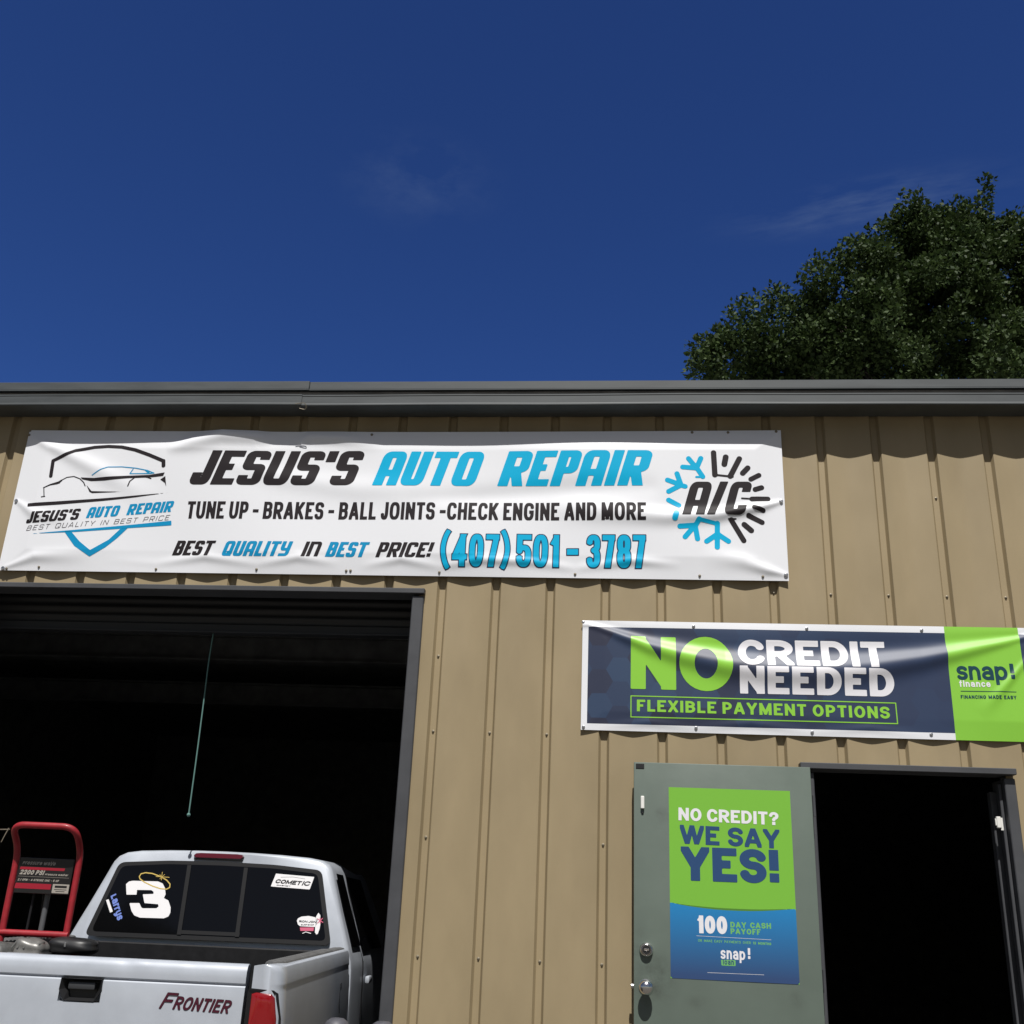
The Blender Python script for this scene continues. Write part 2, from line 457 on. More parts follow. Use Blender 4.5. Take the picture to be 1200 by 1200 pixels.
class Print:
    """collects filled shapes on a (u,v) sheet and turns them into one mesh laid on the sheet"""
    def __init__(self): self.V = []; self.F = []; self.items = []
    def field(self, fn, u0, u1, v0, v1, cell):
        nu = max(2, int(math.ceil((u1 - u0) / cell)) + 1); nv = max(2, int(math.ceil((v1 - v0) / cell)) + 1)
        us = u0 + np.arange(nu) * cell; vs = v0 + np.arange(nv) * cell
        U, Vv = np.meshgrid(us, vs)
        D = fn(U, Vv)
        D = np.where(np.abs(D) < 1e-7, 1e-7, D)
        ins = D < 0
        if not ins.any(): return
        key = {}
        V, Fc = self.V, self.F
        def corner(j, i):
            k = (j, i)
            if k not in key: key[k] = len(V); V.append((us[i], vs[j]))
            return key[k]
        def edge(j, i, j2, i2):
            k = (j, i, j2, i2) if (j, i) < (j2, i2) else (j2, i2, j, i)
            if k not in key:
                a, b = D[k[0], k[1]], D[k[2], k[3]]
                s = a / (a - b)
                key[k] = len(V)
                V.append((us[k[1]] + (us[k[3]] - us[k[1]]) * s, vs[k[0]] + (vs[k[2]] - vs[k[0]]) * s))
            return key[k]
        cnt = ins[:-1, :-1].astype(int) + ins[1:, :-1] + ins[:-1, 1:] + ins[1:, 1:]
        for j, i in zip(*np.nonzero(cnt)):
            cs = ((j, i), (j, i + 1), (j + 1, i + 1), (j + 1, i))
            if cnt[j, i] == 4:
                Fc.append([corner(*c) for c in cs]); continue
            poly = []
            for a, b in zip(cs, cs[1:] + cs[:1]):
                if ins[a]: poly.append(corner(*a))
                if ins[a] != ins[b]: poly.append(edge(a[0], a[1], b[0], b[1]))
            poly = [p for q, p in enumerate(poly) if p != poly[q - 1]]
            if len(poly) >= 3: Fc.append(poly)
    def text(self, s, p0, p1, h, t, R=1.0, slant=0.0, asp=1.0, gap=None, space=0.35, grow=0.0, style='', cell=None, equal=False, join=False, words=False):
        """s along the base line p0 -> p1 (ends of the first and last letter), cap height h, stroke t"""
        if not join: self.items.append(len(self.F))
        p0 = np.array(p0); p1 = np.array(p1)
        L = float(np.hypot(*(p1 - p0))); dx, dy = (p1 - p0) / L
        hh = h
        L2 = L / asp
        gap = t * 0.45 if gap is None else gap
        keys = []
        for ch in s:
            k = style + ch if (style and style + ch in G) else ch
            keys.append(k)
        fixed = 0; rel = 0; lst = []
        for i, k in enumerate(keys):
            if k == ' ': lst.append(('sp',)); rel += space; continue
            w = G[k][0]
            if w == 't': lst.append(('t',)); fixed += t * 1.02
            else: lst.append(('r', 1.0 if equal else w)); rel += 1.0 if equal else w
        ng = sum(1 for a, b in zip(keys, keys[1:]) if a != ' ' and b != ' ')
        fixed += ng * gap
        sc = (L2 - fixed) / max(rel, 1e-6)
        x = 0.0
        cell = cell or max(t * min(asp, 1) / 9.0, 0.0008)
        for i, (k, q) in enumerate(zip(keys, lst)):
            if q[0] == 'sp':
                x += space * sc
                if words: self.items.append(len(self.F))
                continue
            W = t * 1.02 if q[0] == 't' else q[1] * sc
            off = x
            def fn(U, V, off=off, W=W, k=k):
                a = (U - p0[0]) * dx + (V - p0[1]) * dy
                b = -(U - p0[0]) * dy + (V - p0[1]) * dx
                a = a - slant * b
                return glyph_sdf(k, W, hh, t, R, a / asp - off, b, grow)
            lo, hi = off * asp - t, (off + W) * asp + t
            cor = []
            for a in (lo, hi):
                for b in (-0.6 * hh if k in 'py()' else -t * .6, hh * (1.6 if k in 'filth' else 1.15) + t * .3):
                    aa = a + slant * b
                    cor.append((p0[0] + aa * dx - b * dy, p0[1] + aa * dy + b * dx))
            cu = [c[0] for c in cor]; cv = [c[1] for c in cor]
            self.field(fn, min(cu), max(cu), min(cv), max(cv), cell)
            x += W
            if i + 1 < len(keys) and keys[i + 1] != ' ': x += gap
        return self
    def stroke(self, pts, t, cell=None, closed=False, flat=False, grow=0.0):
        self.items.append(len(self.F))
        pts = [tuple(p) for p in pts]
        pr = list(zip(pts, pts[1:] + (pts[:1] if closed else [])))
        if not closed: pr = pr[:len(pts) - 1]
        segs = [(a[0], a[1], b[0], b[1], 0, 0) for a, b in pr]
        discs = pts if not flat else pts[1:-1]
        hw = t / 2 + grow
        us = [p[0] for p in pts]; vs = [p[1] for p in pts]
        m = t + grow
        self.field(lambda U, V: stroke_sdf(segs, discs, hw, U, V), min(us) - m, max(us) + m, min(vs) - m, max(vs) + m,
                   cell or max(t / 4, 0.0008))
        return self
    def strokes(self, lines, cell):
        segs = []; discs = []
        for pts, t in lines:
            for a, b in zip(pts, pts[1:]): segs.append((a, b, t / 2))
        us = [p[0] for l, t in lines for p in l]; vs = [p[1] for l, t in lines for p in l]
        m = max(t for l, t in lines)
        def fn(U, V):
            d = np.full(U.shape, 1e9)
            for a, b, hw in segs:
                vx, vy = b[0] - a[0], b[1] - a[1]
                k = np.clip(((U - a[0]) * vx + (V - a[1]) * vy) / (vx * vx + vy * vy + 1e-12), 0, 1)
                d = np.minimum(d, np.hypot(U - a[0] - k * vx, V - a[1] - k * vy) - hw)
            return d
        self.field(fn, min(us) - m, max(us) + m, min(vs) - m, max(vs) + m, cell)
        return self
    def poly(self, pts, cell):
        pts = [tuple(p) for p in pts]
        us = [p[0] for p in pts]; vs = [p[1] for p in pts]
        def fn(U, V):
            d = np.full(U.shape, 1e9); ins = np.zeros(U.shape, bool)
            for a, b in zip(pts, pts[1:] + pts[:1]):
                vx, vy = b[0] - a[0], b[1] - a[1]
                k = np.clip(((U - a[0]) * vx + (V - a[1]) * vy) / (vx * vx + vy * vy + 1e-12), 0, 1)
                d = np.minimum(d, np.hypot(U - a[0] - k * vx, V - a[1] - k * vy))
                c = ((a[1] > V) != (b[1] > V))
                if b[1] != a[1]:
                    ins ^= c & (U < (b[0] - a[0]) * (V - a[1]) / (b[1] - a[1]) + a[0])
            return np.where(ins, -d, d)
        self.field(fn, min(us) - cell, max(us) + cell, min(vs) - cell, max(vs) + cell, cell)
        return self
    def build(self, name, m, parent, surf, off, smooth=True):
        """surf(u, v) -> arrays x, y, z; off moves the print towards -y"""
        cuts = sorted(set([0] + self.items + [len(self.F)]))
        V = np.array(self.V)
        for a, b in zip(cuts, cuts[1:]):
            fs = self.F[a:b]
            idx = sorted({i for f in fs for i in f})
            rm = {i: j for j, i in enumerate(idx)}
            v = V[idx]
            x, y, z = surf(v[:, 0], v[:, 1])
            mesh(name, np.stack([x, y - off, z], 1), [[rm[i] for i in f] for f in fs], m, parent, smooth)

# ------------------------------------------------------------------ materials
M_tan = mat('tan_painted_steel', (0.306, 0.241, 0.142), 0.55, spec=0.35, noise=0.13, nscale=2.2, bump=0.05, bscale=14, stretch=(1, 1, .35))
def oilcan(m, scale, dist):
    nt = m.node_tree; N = nt.nodes
    bs = N['Principled BSDF']
    t = N.new('ShaderNodeTexCoord'); mp = N.new('ShaderNodeMapping'); mp.inputs['Scale'].default_value = (1, 1, .45)
    nt.links.new(t.outputs['Object'], mp.inputs['Vector'])
    n = N.new('ShaderNodeTexNoise'); n.inputs['Scale'].default_value = scale; n.inputs['Detail'].default_value = 1.5
    nt.links.new(mp.outputs[0], n.inputs['Vector'])
    bp = N.new('ShaderNodeBump'); bp.inputs['Strength'].default_value = 1.0; bp.inputs['Distance'].default_value = dist
    nt.links.new(n.outputs[0], bp.inputs['Height'])
    if bs.inputs['Normal'].links:
        nt.links.new(bs.inputs['Normal'].links[0].from_socket, bp.inputs['Normal'])
    nt.links.new(bp.outputs[0], bs.inputs['Normal'])
oilcan(M_tan, 3.0, .018)
M_trim = mat('dark_grey_trim', (0.056, 0.058, 0.064), 0.55, noise=0.18, nscale=5)
M_gut = mat('grey_gutter_paint', (0.066, 0.074, 0.077), 0.55, noise=0.22, nscale=3, stretch=(1, 1, 6))
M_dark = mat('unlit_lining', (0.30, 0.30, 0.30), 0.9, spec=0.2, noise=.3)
M_slab = mat('shop_slab', (0.24, 0.235, 0.22), 0.8, noise=0.3)
M_roof = mat('roof_steel', (0.35, 0.35, 0.33), 0.45, metal=0.3)
M_shut = mat('shutter_steel', (0.020, 0.021, 0.024), 0.5, noise=0.15)
M_asph = mat('worn_asphalt', (0.095, 0.086, 0.072), 0.92, noise=0.35, nscale=3, bump=0.3, bscale=120)
M_door = mat('sage_green_door_paint', (0.112, 0.142, 0.118), 0.46, noise=0.08, nscale=3.5, bump=0.04, bscale=20)
def grime(m, spots):
    nt = m.node_tree; N = nt.nodes; Lk = nt.links
    bs = N['Principled BSDF']; src = bs.inputs['Base Color'].links[0].from_socket
    t = N.new('ShaderNodeTexCoord'); acc = None
    nz = N.new('ShaderNodeTexNoise'); nz.inputs['Scale'].default_value = 14; nz.inputs['Detail'].default_value = 7; nz.inputs['Roughness'].default_value = .65
    Lk.new(t.outputs['Object'], nz.inputs['Vector'])
    for (x, z, sx, sz, k) in spots:
        mp = N.new('ShaderNodeMapping'); mp.vector_type = 'POINT'
        mp.inputs['Location'].default_value = (-x / sx, 0, -z / sz); mp.inputs['Scale'].default_value = (1 / sx, 0, 1 / sz)
        Lk.new(t.outputs['Object'], mp.inputs['Vector'])
        ln = N.new('ShaderNodeVectorMath'); ln.operation = 'LENGTH'; Lk.new(mp.outputs[0], ln.inputs[0])
        r = N.new('ShaderNodeMapRange'); r.interpolation_type = 'SMOOTHSTEP'
        r.inputs[1].default_value = 0; r.inputs[2].default_value = 1; r.inputs[3].default_value = k; r.inputs[4].default_value = 0
        Lk.new(ln.outputs['Value'], r.inputs[0])
        if acc is None: acc = r.outputs[0]
        else:
            ad = N.new('ShaderNodeMath'); ad.operation = 'MAXIMUM'; Lk.new(acc, ad.inputs[0]); Lk.new(r.outputs[0], ad.inputs[1]); acc = ad.outputs[0]
    pw = N.new('ShaderNodeMapRange'); pw.inputs[1].default_value = .35; pw.inputs[2].default_value = .68; Lk.new(nz.outputs[0], pw.inputs[0])
    ml = N.new('ShaderNodeMath'); ml.operation = 'MULTIPLY'; Lk.new(acc, ml.inputs[0]); Lk.new(pw.outputs[0], ml.inputs[1])
    mx = N.new('ShaderNodeMix'); mx.data_type = 'RGBA'; mx.inputs[7].default_value = (.035, .035, .03, 1)
    Lk.new(ml.outputs[0], mx.inputs[0]); Lk.new(src, mx.inputs[6]); Lk.new(mx.outputs[2], bs.inputs['Base Color'])
grime(M_door, [(.20, 1.22, .16, .17, .75), (.13, 1.33, .07, .2, .5), (.24, 1.98, .09, .06, .55), (.40, 1.13, .10, .05, .35), (.86, 1.16, .06, .07, .4)])
M_chrome = mat('brushed_chrome', (0.72, 0.70, 0.70), 0.16, metal=1.0)
M_blk = mat('black_plastic', (0.014, 0.014, 0.015), 0.45)
M_white = mat('white_plastic', (0.75, 0.74, 0.70), 0.5)
M_screw = mat('dull_screw_zinc', (0.22, 0.19, 0.14), 0.5, metal=0.4)
M_zinc = mat('bright_zinc', (0.55, 0.55, 0.56), 0.3, metal=0.9)
M_vin = mat('white_banner_vinyl', (0.765, 0.775, 0.805), 0.42, spec=0.4)
M_ink = mat('black_print', (0.017, 0.013, 0.015), 0.55, spec=0.2)
M_cyan = mat('cyan_print', (0.002, 0.40, 0.66), 0.40, spec=0.22)
M_blue = mat('blue_print', (0.006, 0.26, 0.50), 0.40, spec=0.22)
M_grey = mat('grey_print', (0.12, 0.11, 0.12), 0.4, spec=0.4)
M_navyink = mat('navy_print', (0.012, 0.03, 0.085), 0.4, spec=0.4)
M_lime = mat('lime_print', (0.25, 0.56, 0.055), 0.36, spec=0.4)
M_limed = mat('dark_lime_print', (0.09, 0.26, 0.03), 0.36, spec=0.4)
M_wprint = mat('white_print', (0.74, 0.73, 0.76), 0.5, spec=0.4)
M_teal = mat('teal_ink', (0.012, 0.055, 0.075), 0.36, spec=0.4)
M_pgreen = mat('poster_green', (0.18, 0.45, 0.045), 0.5, spec=0.35)
M_pnavy = mat('poster_navy', (0.020, 0.062, 0.16), 0.5, spec=0.35)
M_pmint = mat('poster_mint', (0.15, 0.42, 0.13), 0.5, spec=0.35)

# navy vinyl with a printed hexagon pattern fading to the right
M_navy = mat('navy_banner_vinyl', (0.022, 0.036, 0.085), 0.46, spec=0.5)
def hex_print(m):
    nt = m.node_tree; N = nt.nodes; Lk = nt.links
    t = N.new('ShaderNodeTexCoord'); s = N.new('ShaderNodeSeparateXYZ'); Lk.new(t.outputs['Object'], s.inputs[0])
    def mth(op, a, b=None):
        n = N.new('ShaderNodeMath'); n.operation = op
        for i, v in enumerate((a, b)):
            if v is None: continue
            if isinstance(v, (int, float)): n.inputs[i].default_value = v
            else: Lk.new(v, n.inputs[i])
        return n.outputs[0]
    R = 0.075
    x = mth('DIVIDE', s.outputs[0], R * 1.5); z = mth('DIVIDE', s.outputs[2], R * 1.732)
    # two offset lattices of cell centres, the nearer wins
    def cell(ox, oz):
        xx = mth('DIVIDE', mth('SUBTRACT', x, ox), 2); zz = mth('SUBTRACT', z, oz)
        cx = mth('ROUND', xx); cz = mth('ROUND', zz)
        dx = mth('MULTIPLY', mth('SUBTRACT', xx, cx), 3.0); dz = mth('MULTIPLY', mth('SUBTRACT', zz, cz), 1.732)
        d = mth('ADD', mth('MULTIPLY', dx, dx), mth('MULTIPLY', dz, dz))
        h = mth('ADD', mth('MULTIPLY', cx, 12.9898), mth('ADD', mth('MULTIPLY', cz, 78.233), ox * 31.7))
        return d, h
    d1, h1 = cell(0, 0); d2, h2 = cell(1, 0.5)
    sel = mth('LESS_THAN', d1, d2)
    h = mth('ADD', mth('MULTIPLY', h1, sel), mth('MULTIPLY', h2, mth('SUBTRACT', 1, sel)))
    r = mth('FRACT', mth('MULTIPLY', mth('SINE', h), 437.585))
    ramp = N.new('ShaderNodeValToRGB')
    e = ramp.color_ramp.elements
    ramp.color_ramp.interpolation = 'LINEAR'
    e[0].position = 0.0; e[0].color = (0.022, 0.022, 0.042, 1)
    e[1].position = 1.0; e[1].color = (0.030, 0.062, 0.125, 1)
    k = e.new(0.5); k.color = (0.022, 0.036, 0.080, 1)
    Lk.new(r, ramp.inputs[0])
    mr = N.new('ShaderNodeMapRange')
    mr.inputs[1].default_value = -1.0; mr.inputs[2].default_value = .3
    mr.inputs[3].default_value = 1.0; mr.inputs[4].default_value = 0.12
    Lk.new(s.outputs[0], mr.inputs[0])
    mx = N.new('ShaderNodeMix'); mx.data_type = 'RGBA'
    mx.inputs[6].default_value = (0.022, 0.038, 0.088, 1)
    Lk.new(mr.outputs[0], mx.inputs[0]); Lk.new(ramp.outputs[0], mx.inputs[7])
    Lk.new(mx.outputs[2], N['Principled BSDF'].inputs['Base Color'])
hex_print(M_navy)

# blue field of the poster: a printed blend from cyan to navy down the sheet
M_pblue = mat('poster_blue', (0.03, 0.12, 0.3), 0.5, spec=0.35)
def blend_print(m, z0, z1, c0, c1):
    nt = m.node_tree; N = nt.nodes
    t = N.new('ShaderNodeTexCoord'); s = N.new('ShaderNodeSeparateXYZ'); nt.links.new(t.outputs['Object'], s.inputs[0])
    r = N.new('ShaderNodeMapRange'); r.inputs[1].default_value = z0; r.inputs[2].default_value = z1
    nt.links.new(s.outputs[2], r.inputs[0])
    mx = N.new('ShaderNodeMix'); mx.data_type = 'RGBA'
    mx.inputs[6].default_value = (*c0, 1); mx.inputs[7].default_value = (*c1, 1)
    nt.links.new(r.outputs[0], mx.inputs[0]); nt.links.new(mx.outputs[2], N['Principled BSDF'].inputs['Base Color'])
blend_print(M_pblue, .02, .33, (0.028, 0.062, 0.16), (0.015, 0.20, 0.46))

# ------------------------------------------------------------------ ground
GN = 60
gv, gf = [], []
ext = 900.0
gx = np.sign(np.linspace(-1, 1, GN)) * np.abs(np.linspace(-1, 1, GN)) ** 3 * ext
for yy in gx:
    for xx in gx: gv.append((xx, yy, 0.0))
for j in range(GN - 1):
    for i in range(GN - 1):
        a = j * GN + i; gf.append((a, a + 1, a + GN + 1, a + GN))
tag(mesh('ground', gv, gf, M_asph), kind='structure')

# ------------------------------------------------------------------ the workshop building
bld = thing('workshop_building', (0, 0, 0))
tag(bld, 'tan ribbed steel workshop with a grey gutter, open vehicle bay and side door', 'building')
X0, PITCHX = -0.9655, 0.3048
BX0, BX1 = -8.2, 6.4
BAY = (-3.88, -1.095, 3.15)
DOOR = (0.995, 1.965, 2.25)
# pleated cladding sheet: narrow recessed grooves between wide, slightly dished pans
prof = []
k = math.floor((BX0 - X0) / PITCHX) - 1
while True:
    c = X0 + k * PITCHX
    if c > BX1 + 0.3: break
    prof += [(c - .031, -.024), (c - .0275, -.0228), (c - .0165, -.0015), (c - .0145, 0.0), (c + .0145, 0.0), (c + .0165, -.0015), (c + .0275, -.0228), (c + .031, -.024)]
    for q in range(1, 12):
        s = q / 12
        prof.append((c + .031 + s * (PITCHX - .062), -.024 + .0135 * (1 - abs(2 * s - 1) ** 1.4)))
    k += 1
prof = [q for q in prof if BX0 <= q[0] <= BX1]
def prof_y(x):
    return float(np.interp(x, [q[0] for q in prof], [q[1] for q in prof]))
cuts = [BAY[0], BAY[1], DOOR[0], DOOR[1]]
prof += [(x, prof_y(x)) for x in cuts]
prof.sort()
v, f = [], []
ZT, ZB = 4.43, 0.10
ZLEV = sorted(set([.1, .6, 1.1, 1.7, 2.7, 3.6, 4.0, 4.43, BAY[2], DOOR[2]]))
def strip(a, b, z0, z1):
    zl = [z for z in ZLEV if z0 - 1e-6 <= z <= z1 + 1e-6]
    for za, zb in zip(zl, zl[1:]):
        k = len(v); v.extend([(a[0], a[1], za), (b[0], b[1], za), (b[0], b[1], zb), (a[0], a[1], zb)])
        f.append((k, k + 1, k + 2, k + 3))
for a, b in zip(prof, prof[1:]):
    if b[0] - a[0] < 1e-7: continue
    xm = (a[0] + b[0]) / 2
    z0 = ZB
    if BAY[0] < xm < BAY[1]: z0 = BAY[2]
    if DOOR[0] < xm < DOOR[1]: z0 = DOOR[2]
    strip(a, b, z0, ZT)
bm = bmesh.new()
bvs = [bm.verts.new(q) for q in v]
for q in f: bm.faces.new([bvs[i] for i in q])
bmesh.ops.remove_doubles(bm, verts=bm.verts, dist=1e-5)
front = bobj('wall', bm, M_tan, bld, angle=25)
# inner lining with the same two openings, keeps daylight out of the shop
bm = bmesh.new()
def lin(x0, x1, z0, z1): add_box(bm, x0, x1, 0.02, 0.12, z0, z1)
lin(BX0, BAY[0] - .03, 0.05, 4.40); lin(BAY[0] - .03, BAY[1] + .03, BAY[2] + .02, 4.40)
lin(BAY[1] + .03, DOOR[0] - .03, 0.05, 4.40); lin(DOOR[0] - .03, DOOR[1] + .02, DOOR[2] + .02, 4.40); lin(DOOR[1] + .02, BX1, 0.05, 4.40)
bobj('inner_lining', bm, M_dark, bld)
for x in (BX0 - .06, BX1):
    box('side_wall', x, x + .06, 0.0, 13.0, 0.05, 4.45, [M_tan], bld)
    xi = x + .065 if x < 0 else x - .025
    box('inner_lining', xi, xi + .02, .13, 12.95, 0.11, 4.38, M_dark, bld)
box('back_wall', BX0, BX1, 12.95, 13.02, 0.05, 4.45, M_dark, bld)
box('partition', -.22, -.12, .13, 12.9, .11, 4.3, M_dark, bld)
box('floor', BX0, BX1, -0.02, 12.94, 0.0, 0.10, M_slab, bld)
rv = []
for y, z in ((-.028, 4.455), (6.5, 5.0), (13.15, 4.455)):
    for dz in (0, .05): rv += [(BX0 - .2, y, z + dz - .05), (BX1 + .2, y, z + dz - .05)]
mesh('roof', rv, [(2, 3, 7, 6), (6, 7, 11, 10), (0, 4, 5, 1), (4, 8, 9, 5), (0, 1, 3, 2), (8, 10, 11, 9), (0, 2, 6, 4), (4, 6, 10, 8), (1, 5, 7, 3), (5, 9, 11, 7)], M_roof, bld)
bm = bmesh.new()
add_box(bm, BX0, BX1, .13, 12.9, 4.3, 4.34)
bobj('ceiling', bm, M_dark, bld)
for y in (2.2, 4.6, 7.0):
    bm = bmesh.new()
    add_box(bm, BX0 + .1, BX1 - .1, y, y + .16, 4.05, 4.07); add_box(bm, BX0 + .1, BX1 - .1, y + .07, y + .085, 3.82, 4.049); add_box(bm, BX0 + .1, BX1 - .1, y, y + .16, 3.80, 3.82)
    bobj('roof_beam', bm, M_dark, bld)
# eave flashing over the gutter, two lengths lapped at the joint
XS = -1.86
bm = bmesh.new()
add_box(bm, BX0 - .2, XS, -.068, -.03, 4.415, 4.47, .003)
add_box(bm, XS + .001, BX1 + .2, -.064, -.03, 4.413, 4.466, .003)
add_box(bm, BX0 - .2, XS, -.071, -.062, 4.409, 4.4145)
add_box(bm, XS + .001, BX1 + .2, -.067, -.059, 4.407, 4.4125)
bobj('eave_flashing', bm, M_gut, bld)
box('gap_shade_strip', BX0 - .1, BX1 + .1, -.0375, -.0355, 4.33, 4.408, M_dark, bld)  # strip added only to darken the gap between flashing and gutter
def gutter_section(bm, x0, x1, dy, dz):
    pr = [(-.026, 4.405), (-.026, 4.250), (-.172, 4.250), (-.178, 4.256), (-.178, 4.263), (-.176, 4.268), (-.176, 4.312), (-.1785, 4.316), (-.1785, 4.324), (-.166, 4.326), (-.166, 4.262), (-.034, 4.262), (-.034, 4.405)]
    n = len(pr)
    A = None
    for x in np.linspace(x0, x1, max(2, int((x1 - x0) / .2))):
        wz = .0016 * math.sin(x * 1.9 + 1) + .0012 * math.sin(x * 4.7)
        wy = .0014 * math.sin(x * 3.1 + 2)
        B = [bm.verts.new((x, y + dy + (wy if y < -.1 else 0), z + dz + (wz if y < -.1 else 0))) for y, z in pr]
        if A:
            for i in range(n): bm.faces.new((A[i], A[(i + 1) % n], B[(i + 1) % n], B[i]))
        else: bm.faces.new(B[::-1])
        A = B
    bm.faces.new(A)
bm = bmesh.new()
gutter_section(bm, BX0 - .2, XS, 0, 0); gutter_section(bm, XS + .001, BX1 + .2, .004, -.003)
gut = bobj('gutter', bm, M_gut, bld)
tube('tie_wire', fillet_line([(XS - .035, -.182, 4.256), (XS + .03, -.185, 4.262), (XS + .035, -.17, 4.22), (XS - .01, -.17, 4.232)], .02), .0022, M_screw, gut, 6)

# bay opening trim
bf = bobj('bay_frame', add_box(bmesh.new(), -4.05, -1.058, -.052, .09, 3.137, 3.168, .004), M_trim, bld)
box('jamb', -1.129, -1.062, -.036, .13, .10, 3.128, M_trim, bf, .005)
box('jamb', -3.92, -3.845, -.036, .13, .10, 3.128, M_trim, bf, .005)
# the shutter, rolled up behind the header
sh = thing('shutter'); sh.parent = bld
lathe('shutter_roll', [(0, 0), (.19, 0), (.19, 2.8), (0, 2.8)], (-3.87, .36, 3.42), (1, 0, 0), M_shut, sh, 28)
bm = bmesh.new()
zc = 3.03
pts = []
for i in range(28):
    z = 3.03 + i * .0135
    pts.append((.30 + .008 * math.sin(i * math.pi / 2), z))
A = [bm.verts.new((-3.84, y, z)) for y, z in pts]; B = [bm.verts.new((-1.10, y, z)) for y, z in pts]
for i in range(27): bm.faces.new((A[i], B[i], B[i + 1], A[i + 1]))
bobj('shutter_curtain', bm, M_shut, sh, smooth=True)
bm = bmesh.new()
add_box(bm, -3.84, -1.10, .287, .315, 2.985, 3.03, .003); add_box(bm, -3.84, -1.10, .265, .335, 2.972, 2.984, .002)
bobj('bottom_bar', bm, M_shut, sh)
for x in (-3.90, -1.09):
    box('guide_track', x, x + .055, .25, .35, .11, 3.25, M_trim, sh, .004)

# side door frame
df = bobj('door_frame', add_box(bmesh.new(), .945, 2.0, -.075, .06, 2.237, 2.268, .003), M_trim, bld)
box('jamb', 1.945, 1.998, -.045, .14, .10, 2.222, M_trim, df, .004)
box('jamb', .962, 1.015, -.045, .14, .10, 2.222, M_trim, df, .004)
box('door_stop', 1.928, 1.944, .0, .045, .10, 2.20, M_trim, df, .003)
box('door_stop', 1.912, 1.944, .085, .135, .10, 2.17, M_trim, df, .003)
bm = bmesh.new(); add_box(bm, 1.900, 1.921, -.004, .014, 1.985, 2.040, .003); add_box(bm, 1.894, 1.900, .0, .010, 1.997, 2.030, .001); add_box(bm, 1.918, 1.930, .001, .005, 1.975, 2.035)
bobj('alarm_contact', bm, M_white, df)
box('threshold', 1.016, 1.943, -.06, .14, .10, .118, M_zinc, df, .004)

# the door leaf, swung right round against the wall
LY0, LY1 = -.125, -.08
LX0, LX1, LZ0, LZ1 = .104, .984, .125, 2.236
bm = bmesh.new(); add_box(bm, LX0, LX1, LY0, LY1, LZ0, LZ1, .0035, 2)
leaf = bobj('door', bm, M_door, bld, angle=35)
def prt(surf_y):
    return lambda u, w: (u, np.full(len(u), surf_y), w)
DS = prt(LY0)
for hz in (.35, 1.2, 2.0):
    lathe('hinge', [(0, 0), (.008, 0), (.008, .10), (0, .10)], (LX1 + .012, LY0 + .02, hz), (0, 0, 1), M_trim, leaf, 10)
kc = [(0.161, 1.188)][0]; dc = [(0.164, 1.351)][0]
lathe('knob', [(0, 0), (.034, 0), (.034, .004), (.018, .010), (.015, .028), (.024, .034), (.031, .044), (.034, .056), (.031, .068), (.022, .078), (.010, .082), (0, .083)], (kc[0], LY0, kc[1]), (0, -1, 0), M_chrome, leaf, 28)
dbt = lathe('deadbolt', [(0, 0), (.034, 0), (.031, .012), (.026, .022), (.024, .023), (.022, .017), (0, .017)], (dc[0], LY0, dc[1]), (0, -1, 0), M_chrome, leaf, 28)
lathe('keyway', [(0, 0), (.0205, 0), (.0205, .004), (0, .004)], (dc[0], LY0 - .0172, dc[1]), (0, -1, 0), M_blk, dbt, 24)
box('key_slot', dc[0] - .012, dc[0] + .012, LY0 - .0245, LY0 - .0214, dc[1] - .004, dc[1] + .006, M_chrome, dbt, .001)
ac = [(0.147, 2.033)][0]
bm = bmesh.new(); add_box(bm, ac[0] - .009, ac[0] + .009, LY0 - .016, LY0 - .0002, ac[1] - .028, ac[1] + .034, .003)
bobj('alarm_contact', bm, M_white, leaf)
bm = bmesh.new(); add_box(bm, ac[0] - .006, ac[0] + .006, LY0 - .006, LY0 - .0002, ac[1] - .052, ac[1] - .042, .002)
bobj('rubber_pad', bm, M_blk, leaf)
bm = bmesh.new(); add_box(bm, LX0 + .010, LX0 + .052, LY0 - .003, LY0 - .0002, LZ1 - .032, LZ1 - .008, .001)
bobj('rubber_pad', bm, M_blk, leaf)
lathe('latch_bolt', [(0, 0), (.012, 0), (.012, .012), (0, .014)], (LX0, (LY0 + LY1) / 2, kc[1]), (-1, 0, 0), M_zinc, leaf, 12)

# screws on the grooves
scr0 = None
rows = [(0, 2.794), (0, 2.383), (0, 1.838), (0, 1.268), (1, 2.383), (1, 1.272), (2, 2.383), (2, 1.272), (3, 1.834), (3, 1.272),
        (6, 3.185), (7, 3.180), (8, 3.180), (9, 3.178), (10, 3.178), (9, 3.75), (1, .42), (2, .42), (0, .42), (3, .42), (-10, 2.38), (-9, 3.18), (11, 3.178), (11, 2.38), (10, 1.27)]
for kk, z in rows:
    x = X0 + kk * PITCHX + .002
    if scr0 is None:
        bm = bmesh.new()
        add_lathe(bm, [(0, 0), (.0075, 0), (.0075, .002), (.0048, .003), (.0048, .0075), (0, .0085)], (0, 0, 0), (0, -1, 0), 10)
        scr0 = bobj('screw', bm, M_screw, bld); s_ = scr0
    else:
        s_ = scr0.copy(); COL.objects.link(s_); s_.parent = bld
    s_.location = (x, 0.0, z)

